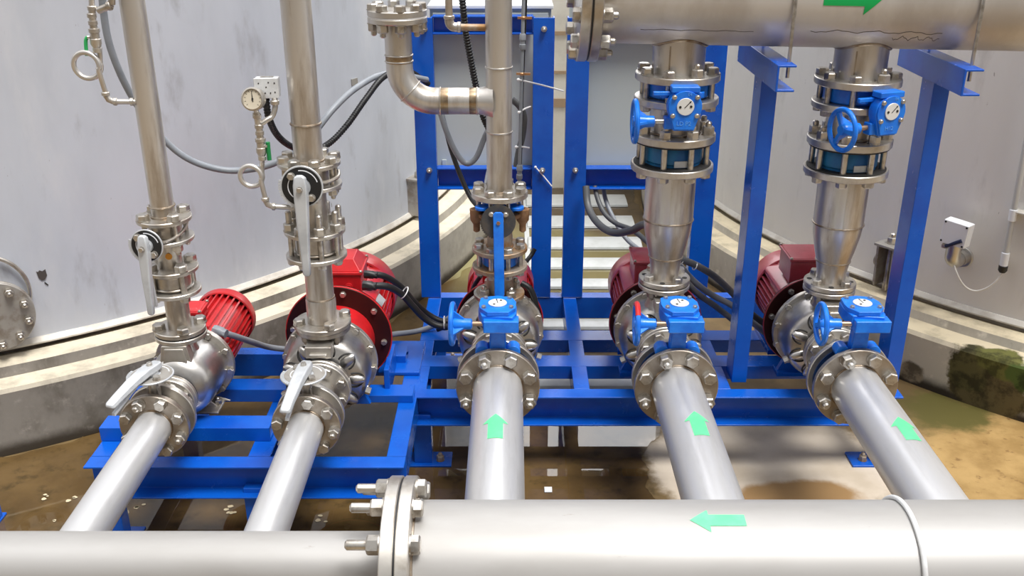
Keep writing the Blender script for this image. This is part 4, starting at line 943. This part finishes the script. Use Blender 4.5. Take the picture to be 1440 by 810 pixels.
# ------------------------------------------------------------------ hoses and cables
HG = 'hoses and cables'
cable('hose', [(-1.258, 3.12, 1.882), (-1.273, 3.12, 1.713), (-1.266, 3.12, 1.593), (-1.233, 3.14, 1.453), (-1.182, 3.2, 1.309), (-1.104, 3.24, 1.212), (-0.981, 3.28, 1.163), (-0.834, 3.3, 1.183), (-0.725, 3.34, 1.249), (-0.631, 3.42, 1.352), (-0.56, 3.56, 1.402), (-0.478, 3.75, 1.411), (-0.348, 3.98, 1.345)], .0115, pvc, 'smooth grey hose drooping behind the two left risers to the left cabinet', 'hose', HG)
cable('corrugated_hose', [(-0.763, 3, 1.472), (-0.765, 3.02, 1.411), (-0.763, 3.1, 1.334), (-0.743, 3.2, 1.27), (-0.699, 3.28, 1.234), (-0.649, 3.36, 1.238), (-0.593, 3.44, 1.286), (-0.536, 3.56, 1.358), (-0.483, 3.68, 1.413), (-0.425, 3.9, 1.4), (-0.35, 4.06, 1.312)], .0115, black, 'black ribbed hose from the grey box to the left cabinet, behind the second riser', 'hose', HG, ribs=.011)
cable('corrugated_hose', [(-0.177, 3.42, 1.814), (-0.167, 3.42, 1.699), (-0.16, 3.43, 1.614), (-0.144, 3.44, 1.515), (-0.126, 3.45, 1.414), (-0.103, 3.47, 1.307), (-0.068, 3.5, 1.229)], .0125, black, 'black ribbed hose dropping past the small bent pipe and behind the tee', 'hose', HG, ribs=.010)
cable('hose', [(-0.266, 3.5, 1.339), (-0.24, 3.5, 1.247), (-0.205, 3.5, 1.165), (-0.169, 3.5, 1.127), (-0.132, 3.5, 1.151), (-0.097, 3.5, 1.234), (-0.06, 3.5, 1.3)], .0105, pvc, 'grey hose hanging in a loop below the tee branch', 'hose', HG)
cable('cable', [(-0.272, 3.62, 1.313), (-0.255, 3.62, 1.245), (-0.231, 3.62, 1.143), (-0.197, 3.6, 1.048), (-0.158, 3.56, 0.975), (-0.124, 3.5, 0.955), (-0.08, 3.45, 0.935)], .0095, black, 'black cable slanting from the tee branch down behind the middle lever valve', 'cable', HG)
cable('hose', [(-0.1, 3.6, 0.927), (-0.105, 3.62, 0.964), (-0.09, 3.7, 1.042), (-0.057, 3.8, 1.086)], .010, pvc, 'short grey hose end just left of the middle riser flange', 'hose', HG)
cable('hose', [(0, 3.55, 1.355), (0.029, 3.55, 1.328), (0.045, 3.56, 1.286), (0.04, 3.57, 1.217), (0.024, 3.57, 1.148), (0.016, 3.56, 1.096)], .012, pvcd, 'dark grey hose loop at the right of the middle riser', 'hose', HG)
cable('cable', [(0.09, 3.6, 0.75), (0.07, 3.58, 0.722), (0.036, 3.52, 0.712), (-0.014, 3.46, 0.716)], .009, black, 'black cable curving behind the blue check valve of the middle riser', 'cable', HG)
cable('cable', [(0.035, 3.4, 0.687), (0.067, 3.39, 0.668), (0.087, 3.385, 0.617), (0.093, 3.385, 0.555), (0.08, 3.385, 0.491)], .0125, black, 'thick black cable curling down beside the middle pump', 'cable', HG)
cable('cable', [(-0.12, 3.45, 0.696), (-0.145, 3.5, 0.639), (-0.168, 3.56, 0.559), (-0.188, 3.6, 0.484), (-0.234, 3.62, 0.424), (-0.31, 3.64, 0.376)], .009, black, 'black cable rising to the middle motor from the left', 'cable', HG)
# motor cables of the big red motor
def gland(p, d, r, m, motor):
    b = MB(); b.m = ZM(p, d); b.lathe([(0, -.02), (r * 1.5, -.02), (r * 1.5, .012), (r * 1.25, .016), (r * 1.25, .03), (0, .03)], 8); obj('cable_gland', b, m, motor)
g1, g2 = V((-0.53, 3.3, 0.718)), V((-0.535, 3.38, 0.73))
gland(g1, (1, -.1, -.05), .013, black, mo2); gland(g2, (1, -.1, -.05), .011, black, mo2)
cable('motor_cable', [g1, (-0.464, 3.33, 0.702), (-0.418, 3.38, 0.649), (-0.382, 3.4, 0.593), (-0.337, 3.42, 0.529), (-0.277, 3.42, 0.496), (-0.199, 3.42, 0.505), (-0.113, 3.5, 0.517)], .0135, black, 'front one of the two black cables from the big red motor', 'cable', HG)
cable('motor_cable', [g2, (-0.485, 3.4, 0.716), (-0.432, 3.44, 0.659), (-0.382, 3.46, 0.584), (-0.331, 3.48, 0.52), (-0.27, 3.48, 0.489), (-0.198, 3.5, 0.492), (-0.115, 3.58, 0.512)], .0125, black, 'rear one of the two black cables from the big red motor', 'cable', HG)
for k, p in enumerate(((-0.413, 3.385, 0.647), (-0.263, 3.42, 0.505))):
    b = MB(); b.m = ZM(p, ((.8, .2, -.6), (1, 0, .0))[k]); b.torus(.024, .0022, 24, 8, b.m @ up(.0, .008, .0)); tag(obj('zip_tie', b, plas), ('white zip tie around the two black motor cables near the motor', 'white zip tie around the black motor cables near the blue handwheel')[k], 'zip tie', 'white zip ties')
# small red motor hose
g = V((-1.05, 3.14, 0.608)); gland(g, (1, -.3, -.2), .013, pvc, mo1)
cable('hose', [g, (-1.016, 3.19, 0.567), (-0.984, 3.28, 0.5), (-0.944, 3.38, 0.426), (-0.867, 3.42, 0.397), (-0.765, 3.47, 0.388), (-0.635, 3.54, 0.372), (-0.506, 3.62, 0.363), (-0.407, 3.72, 0.331), (-0.308, 3.74, 0.358), (-0.235, 3.74, 0.408), (-0.155, 3.72, 0.469), (-0.059, 3.7, 0.511)], .0115, pvc, 'grey hose from the small red motor running behind the big one to the middle pump', 'hose', HG)
# cables under the right cabinet
cable('cable', [(0.321, 4.05, 0.87), (0.329, 4, 0.796), (0.362, 3.9, 0.756), (0.417, 3.78, 0.754), (0.477, 3.66, 0.806), (0.521, 3.58, 0.858), (0.586, 3.5, 0.832), (0.645, 3.45, 0.766)], .0155, pvcd, 'thick dark hose looping out below the right cabinet, front one of three', 'hose', HG)
cable('cable', [(0.366, 4.14, 0.843), (0.384, 4.1, 0.783), (0.412, 4.05, 0.74), (0.458, 4, 0.715), (0.515, 3.9, 0.721), (0.571, 3.75, 0.709), (0.64, 3.6, 0.659), (0.711, 3.5, 0.609)], .011, pvcd, 'dark hose below the right cabinet, middle one of three', 'hose', HG)
cable('cable', [(0.408, 4.18, 0.83), (0.42, 4.15, 0.774), (0.449, 4.1, 0.713), (0.505, 4.05, 0.631), (0.573, 3.95, 0.601), (0.66, 3.8, 0.585), (0.735, 3.7, 0.562)], .010, pvc, 'paler hose below the right cabinet, rear one of three', 'hose', HG)
cable('hose', [(0.591, 3.42, 0.79), (0.655, 3.44, 0.764), (0.727, 3.48, 0.719), (0.803, 3.52, 0.658), (0.88, 3.56, 0.577), (0.97, 3.6, 0.472), (1.071, 3.62, 0.392)], .0135, pvcd, 'topmost of the three dark hoses between the riser and the mid blue post', 'hose', HG)
cable('hose', [(0.644, 3.48, 0.731), (0.708, 3.5, 0.655), (0.789, 3.53, 0.584), (0.885, 3.56, 0.521), (0.984, 3.58, 0.433), (1.069, 3.6, 0.359)], .0125, pvc, 'paler hose below the topmost one between the riser and the mid blue post', 'hose', HG)
cable('hose', [(0.65, 3.45, 0.696), (0.722, 3.48, 0.612), (0.8, 3.5, 0.548), (0.875, 3.52, 0.483), (0.955, 3.54, 0.404)], .012, pvcd, 'lowest of the three hoses between the riser and the mid blue post', 'hose', HG)
for k, p in enumerate(((0.644, 3.44, 0.764), (0.702, 3.465, 0.731))):
    b = MB(); b.m = ZM(p, (1, .2, -.45)); b.torus(.0155, .002, 24, 8); tag(obj('zip_tie', b, plas), ('white zip tie on the topmost dark hose, next to the riser', 'white zip tie on the topmost dark hose, farther from the riser')[k], 'zip tie', 'white zip ties')

# ------------------------------------------------------------------ thin conduit right of the middle riser
t = thing('conduit', 'thin grey conduit clipped beside the middle riser', 'conduit', (0.029, 3.45, 1.054))
top, bot = V((0.041, 3.45, 1.789)), V((0.026, 3.45, 1.054))
b = MB(); b.tube([bot, top], .0065, 12); obj('tube', b, pvc, t)
dv = (top - bot).normalized()
for z0 in (V((0.036, 3.45, 1.551)), V((0.027, 3.45, 1.081))):
    z0 = z0; b = MB(); b.m = ZM(z0, dv); ln = .055
    b.lathe([(0, 0), (.010, 0), (.0115, .004), (.0115, .018), (.009, .02), (.009, .032), (.0115, .034), (.0115, .05), (.009, ln), (0, ln)], 16); obj('coupling', b, pvc, t)
for q in ((0.039, 3.45, 1.659), (0.035, 3.45, 1.467)):
    b = MB(); b.m = ZM(q, dv); b.ring(.0065, .010, -.005, .005, 20); b.box(-.03, .02, .0, .003, -.004, .004); obj('clip', b, copper, t)
cable('cable', [(0.051, 3.47, 1.787), (0.045, 3.47, 1.621), (0.038, 3.47, 1.423), (0.034, 3.48, 1.213), (0.029, 3.48, 1.045)], .005, black, 'thin black cable beside the grey conduit of the middle riser', 'cable', HG)
for a, c, lb in (((0.022, 3.42, 1.452), (0.2, 3.8, 1.335), 'long white zip tie end pointing at the right stand, beside the middle riser'), ((0.025, 3.44, 1.332), (0.067, 3.48, 1.344), 'short white zip tie end on the dark hose loop'), ((0.015, 3.44, 1.205), (0.063, 3.5, 1.186), 'thin white zip tie end sticking out right of the middle riser'), ((0.102, 4.085, 0.946), (0.174, 4.085, 0.86), 'white zip tie end on the right post of the left stand')):
    a, c = V(a), V(c); m_ = (a + c) / 2 + V((0, 0, .002)); b = MB(); b.tube(spline([a, m_, c], 5), .0030, 8); b.m = Mx.Identity(4); b.ball(.006, up(*a), 10, 6); tag(obj('zip_tie', b, plas), lb, 'zip tie', 'white zip ties')

# small bent pipe behind the top of the tee pipe
t = thing('bent_pipe', 'small stainless pipe with an elbow joining the middle riser near the top edge', 'pipe', (-0.207, 3.29, 1.646))
p0, p1, p2 = V((-0.207, 3.29, 1.825)), V((-0.207, 3.29, 1.65)), V((-0.047, 3.29, 1.648))
b = MB(); b.tube([p0, p1 + V((0, 0, .02))], .012, 16); b.tube([p1 + V((.02, 0, 0)), p2], .0115, 16); obj('pipe', b, dirty, t)
b = MB(); q = [p1 + V((0, 0, .034)), p1 + V((0, 0, .02))] + [p1 + V((.02 - .02 * math.cos(a), 0, .02 - .02 * math.sin(a))) for a in [PI / 2 * k / 6 for k in range(7)]] + [p1 + V((.034, 0, 0))]
b.tube(q, .0155, 16); b.ring(.012, .018, 0, .012, 20, ZM(p1 + V((.026, 0, 0)), (1, 0, 0))); b.ring(.012, .018, 0, .012, 20, ZM(p1 + V((0, 0, .026)), (0, 0, 1))); obj('elbow', b, steel, t)

# ------------------------------------------------------------------ gauge trees
def gauge_tree(px, label, gl_label, full):
    """px: world points of: riser joint, elbow, coil centre, valve, top"""
    joint, el, coil, val, top = [V(p) for p in px]
    t = thing('gauge_siphon', label, 'pipe', el, 'coiled siphon pipes with a ball valve')
    r = .0085; up_ = (top - el).normalized()
    b = MB(); b.tube([joint, el + (joint - el).normalized() * .02], r, 16); c_ = (joint - el).normalized()
    b.tube([el + c_ * .02, el + c_ * .006 + up_ * .006, el + up_ * .02], r * 1.1, 16); obj('pipe', b, steel, t)
    for p, d in ((el + c_ * .018, c_), (el + up_ * .018, up_), (joint - c_ * .02, c_)):
        k = MB(); k.m = ZM(p, d); k.ring(r * .8, r * 1.45, 0, .012, 20); obj('fitting', k, steelv, t)
    # coil: one turn toward the left
    foot = el + up_ * .03; rad = (coil - (el + up_ * (coil - el).dot(up_))).length; side = (coil - (el + up_ * (coil - el).dot(up_))).normalized()
    nrm = side.cross(up_).normalized(); pts = [foot]
    base = el + up_ * (coil - el).dot(up_); c0 = base + side * rad * 1.0
    rr_ = rad * .92
    for i in range(33):
        a = -PI * .12 + (2 * PI + PI * .2) * i / 32
        pts.append(c0 + (-side) * rr_ * math.cos(a) + up_ * rr_ * math.sin(a) + nrm * (.016 * (i / 32 - .5)))
    pts += [base + up_ * (rad * 1.2) + nrm * .008, val - up_ * .04]
    b = MB(); b.tube(spline(pts, 3), r * .92, 14); obj('coil', b, steel, t)
    k = MB(); k.m = ZM(val, up_); k.lathe([(0, -.045), (r * 1.5, -.045), (r * 1.5, -.033), (r * 1.3, -.032), (r * 1.9, -.02), (r * 1.9, -.006), (r * 1.55, -.004), (r * 1.55, .012), (r * 1.9, .014), (r * 1.9, .024), (r * 1.3, .026), (r * 1.3, .034), (r * 1.6, .036), (r * 1.6, .046), (0, .046)], 6 if False else 20); obj('ball_valve', k, steelv, t)
    hs = side if full else -side
    k = MB(); k.tube([val + hs * r * 1.2, val + hs * r * 2.6 + V((0, -.004, 0))], .005, 10); obj('valve_stem', k, steelv, t)
    h0 = val + hs * r * 2.6
    k = MB(); k.tube(spline([h0, h0 + hs * .008 - up_ * .012, h0 + hs * .012 - up_ * .055] if full else [h0 + up_ * .012, h0 - up_ * .01, h0 - up_ * .045], 5), .0055 if full else .007, 10); obj('valve_lever', k, greenv if not full else green_l, t, label='green sleeved lever')
    k = MB(); k.tube([val + up_ * .045, top], r * 1.25, 14); obj('upper_pipe', k, steel, t)
    for p in (top - up_ * .014, val + up_ * .055):
        k = MB(); k.m = ZM(p, up_); k.ring(r, r * 1.6, 0, .014, 20); obj('fitting', k, steelv, t)
    return t, up_, side
green_l = mat('green_lever_sleeve', (.03, .42, .12), 0, .4)
gt, gu, gs = gauge_tree([(-1.154, 2.97, 1.471), (-1.237, 2.95, 1.476), (-1.279, 2.95, 1.585), (-1.24, 2.95, 1.669), (-1.235, 2.95, 1.759)], 'coiled siphon pipe with green lever beside the leftmost riser, near the top edge', '', True)
k = MB(); a = V((-1.219, 2.95, 1.745)); k.tube([a, V((-1.187, 2.95, 1.757)), V((-1.176, 2.95, 1.763))], .0105, 12); k.ring(.008, .014, 0, .012, 20, ZM((-1.189, 2.95, 1.757), (1, 0, .3))); k.tube([V((-1.176, 2.95, 1.763)), V((-1.164, 2.95, 1.835))], .0105, 12); obj('side_branch', k, steelv, gt)
k = MB(); k.tube([V((-1.235, 2.95, 1.759)), V((-1.223, 2.95, 1.855))], .0085, 12); obj('upper_pipe', k, steel, gt)
gt, gu, gs = gauge_tree([(-0.692, 2.98, 1.126), (-0.787, 2.96, 1.138), (-0.824, 2.96, 1.237), (-0.783, 2.96, 1.335), (-0.786, 2.96, 1.436)], 'coiled siphon pipe under the round pressure gauge beside the second riser', '', False)
k = MB(); a = V((-0.776, 2.96, 1.405)); c = V((-0.743, 2.98, 1.425)); k.tube(spline([a, V((-0.757, 2.97, 1.416)), c, V((-0.734, 2.99, 1.452)), V((-0.736, 3, 1.476))], 5), .0085, 12); k.ring(.008, .0135, 0, .014, 20, ZM((-0.734, 2.99, 1.458), (0, 0, 1))); obj('side_branch', k, steelv, gt)
# pressure gauge
gp = V((-0.788, 2.945, 1.485)); F = ZM(gp, (-.15, -1, .22))
t = thing('pressure_gauge', 'round pressure gauge with cream face beside the grey box', 'gauge', gp - V((0, 0, .04)))
b = MB(); b.m = F; b.lathe([(0, -.028), (.030, -.028), (.033, -.02), (.033, .0), (.036, .002), (.036, .008), (.031, .010), (.029, .004), (0, .004)], 40); obj('case', b, steelv, t)
b = MB(); b.m = F; b.cyl(.0295, .0042, .005, 40); f = obj('face', b, dialc, t)
for i in range(11):
    b = MB(); b.box(-.0006, .0006, .022, .027, .005, .0054, F @ Mx.Rotation(R(135 - i * 27), 4, 'Z')); obj('scale_mark', b, black, f)
b = MB(); b.prism([(-.0018, -.008), (.0018, -.008), (.0005, .024), (-.0005, .024)], .0056, .0064, F @ Mx.Rotation(.12, 4, 'Z')); b.cyl(.003, .005, .0068, 12, F); obj('pointer', b, black, f)
b = MB(); b.tube([gp + V((.002, .01, -.034)), V((-0.786, 2.96, 1.436))], .008, 12); b.ring(.006, .0125, 0, .014, 6, ZM(V((-0.787, 2.96, 1.427)), (0, 0, 1))); obj('connector', b, steelv, t)
# grey pressure switch box
q = V((-0.758, 3, 1.507)); F = ZM(q, (.10, -1, .05))
t = thing('junction_box', 'small square grey box above the ribbed hose, behind the pressure gauge', 'box', q - V((0, 0, .03)))
b = MB(); b.box(-.036, .036, -.030, .030, -.05, .0, F); obj('housing', b, greyb, t, bevel=.003)
b = MB(); b.box(-.037, .037, -.031, .031, .0, .008, F); ld = obj('cover', b, greyb, t, bevel=.002)
for x, y in ((-.022, .016), (.008, .018), (.026, .016), (.012, -.014), (.026, -.012), (-.004, -.014), (.0, .004)):
    b = MB(); b.m = F @ up(x, y, .008); b.cyl(.0022, 0, .001, 12); obj('cover_screw', b, dark, ld)
b = MB(); b.box(-.020, .020, .031, .032, -.035, -.02, F); obj('top_marking', b, anchor, t)

# ------------------------------------------------------------------ right tank fittings
q = V((1.934, 3.942, 0.568)); a = math.atan2(q.y - CR[1], q.x - CR[0]); F = cylframe(CR, a, 3.36, q.z)
t = thing('tank_drain_valve', 'small stainless elbow valve with dark lever on the right tank wall', 'valve', F @ V((0, -.05, 0)))
b = MB(); b.m = F; b.cyl(.046, 0, .012, 32, c=.002); b.cyl(.036, .012, .05, 28); obj('nozzle', b, steelp, t)
b = MB(); b.tube(spline([F @ V((0, 0, .03)), F @ V((0, 0, .075)), F @ V((-.004, .02, .098)), F @ V((-.004, .06, .10)), F @ V((-.004, .085, .10))], 5), .032, 24); obj('elbow', b, steelp, t)
b = MB(); b.m = F @ ZM((-.004, .06, .10), (0, 1, 0)); b.lathe([(.0, 0), (.027, 0), (.027, .02), (.022, .022), (.022, .055), (0, .055)], 8); obj('valve_body', b, steelp, t)
b = MB(); b.tube([F @ V((-.03, .072, .125)), F @ V((.035, .115, .135))], .0085, 10); obj('lever', b, mat('navy_lever', (.01, .018, .06), 0, .4), t)
b = MB(); b.m = F @ ZM((-.034, .068, .118), (-1, 0, 0)); b.lathe([(0, 0), (.012, 0), (.012, .014), (0, .014)], 6); obj('stem_nut', b, steelv, t)
q2 = V((1.905, 3.914, 0.703)); F3 = cylframe(CR, a, 3.36, q2.z) @ Mx.Rotation(-.07, 4, 'Z')
t = thing('junction_box', 'white square sensor box above the elbow valve on the right tank', 'box', F3 @ V((0, -.06, .09)))
b = MB(); b.box(-.058, .052, -.052, .052, .075, .118, F3); obj('housing', b, white, t, bevel=.004)
b = MB(); b.box(-.058, .052, -.052, .052, .1185, .133, F3); lid = obj('lid', b, white, t, bevel=.004)
for x in (-.049, .043):
    for y in (-.043, .043):
        b = MB(); b.m = F3 @ up(x, y, .133); b.cyl(.0045, 0, .0015, 12); obj('lid_screw', b, dark, lid)
b = MB(); b.m = F3 @ ZM((.022, -.052, .095), (0, -1, 0)); b.cyl(.011, 0, .03, 12); obj('cable_gland', b, black, t)
g0 = F3 @ V((.022, -.08, .095))
cable('sensor_cable', [g0, F3 @ V((.012, -.12, .105)), V((1.926, 3.891, 0.525)), V((1.963, 3.881, 0.473)), V((2.003, 3.867, 0.455)), V((2.039, 3.845, 0.475)), V((2.067, 3.83, 0.514)), V((2.084, 3.828, 0.548)), V((2.087, 3.825, 0.572))], .004, mat('white_cable', (.74, .72, .68), 0, .4), 'thin white cable hanging between the sensor box and the conduit end', 'cable', HG)
c0, c1 = V((2.085, 3.827, 0.568)), V((2.076, 3.836, 1.133))
t = thing('conduit', 'grey conduit on the right tank wall, entering from the right edge', 'conduit', c0)
d = (c1 - c0).normalized(); b = MB(); b.tube([c0 + d * .05, c0 + d * 1.2], .0125, 16); obj('tube', b, pvcl := mat('pale_conduit', (.55, .55, .54), .1, .4), t)
b = MB(); b.m = ZM(c0 + d * .02, d); b.ring(.008, .0165, .0, .06, 24); b.ring(.010, .016, .2, .25, 24); obj('sleeve', b, white, t)
b = MB(); b.m = ZM(c0, d); b.lathe([(0, -.01), (.012, -.01), (.0185, .0), (.0185, .02), (.014, .024), (0, .024)], 20); obj('cable_gland', b, black, t)
q = V((2.107, 3.819, 0.825)); a = math.atan2(q.y - CR[1], q.x - CR[0]); F4 = cylframe(CR, a, 3.36, q.z)
t = thing('wall_bracket', 'small steel angle bracket holding the conduit at the right edge', 'bracket', F4 @ V((0, -.04, 0)))
b = MB(); b.box(-.035, .07, .0, .006, -.005, .05, F4); b.box(-.035, -.028, -.045, .0, -.005, .045, F4); obj('angle', b, ringst, t, bevel=.001)
b = MB(); b.m = F4 @ ZM((.035, .006, .02), (0, 1, 0)); b.lathe([(0, 0), (.012, 0), (.012, .01), (0, .01)], 6); obj('bolt', b, bolt_m, t)

# ------------------------------------------------------------------ light: bright overcast sky, brighter toward the back than behind the camera
rf = MB()
w = bpy.data.worlds.new('sky'); SC.world = w; w.use_nodes = True; nt = w.node_tree; N = nt.nodes; L = nt.links; bg = N['Background']
tc = N.new('ShaderNodeTexCoord'); sp = N.new('ShaderNodeSeparateXYZ'); L.new(tc.outputs['Generated'], sp.inputs[0])
cr = N.new('ShaderNodeValToRGB'); mr_ = N.new('ShaderNodeMapRange'); mr_.inputs['From Min'].default_value = -1; L.new(sp.outputs[2], mr_.inputs[0]); L.new(mr_.outputs[0], cr.inputs[0]); e = cr.color_ramp.elements
e[0].position = 0; e[0].color = (.20, .19, .17, 1); e[1].position = 1; e[1].color = (1.0, 1.0, 1.02, 1)
for p, v in ((.48, .22), (.53, .30), (.58, .46), (.70, .80), (.85, .98)):
    k = e.new(p); k.color = (v, v, v * 1.02, 1)
ay = N.new('ShaderNodeMapRange'); ay.interpolation_type = 'SMOOTHSTEP'; ay.inputs['From Min'].default_value = -.75; ay.inputs['From Max'].default_value = .85; ay.inputs['To Min'].default_value = .2; ay.inputs['To Max'].default_value = 2.1; L.new(sp.outputs[1], ay.inputs[0])
vm = N.new('ShaderNodeVectorMath'); vm.operation = 'SCALE'; L.new(cr.outputs[0], vm.inputs[0]); L.new(ay.outputs[0], vm.inputs['Scale']); L.new(vm.outputs[0], bg.inputs['Color']); bg.inputs['Strength'].default_value = 1.7
sd = bpy.data.lights.new('sun', 'SUN'); sd.energy = 3.2; sd.angle = R(22); sd.color = (1, .98, .95); so = bpy.data.objects.new('sun', sd); COL.objects.link(so)
so.rotation_euler = (R(18), R(16), 0)
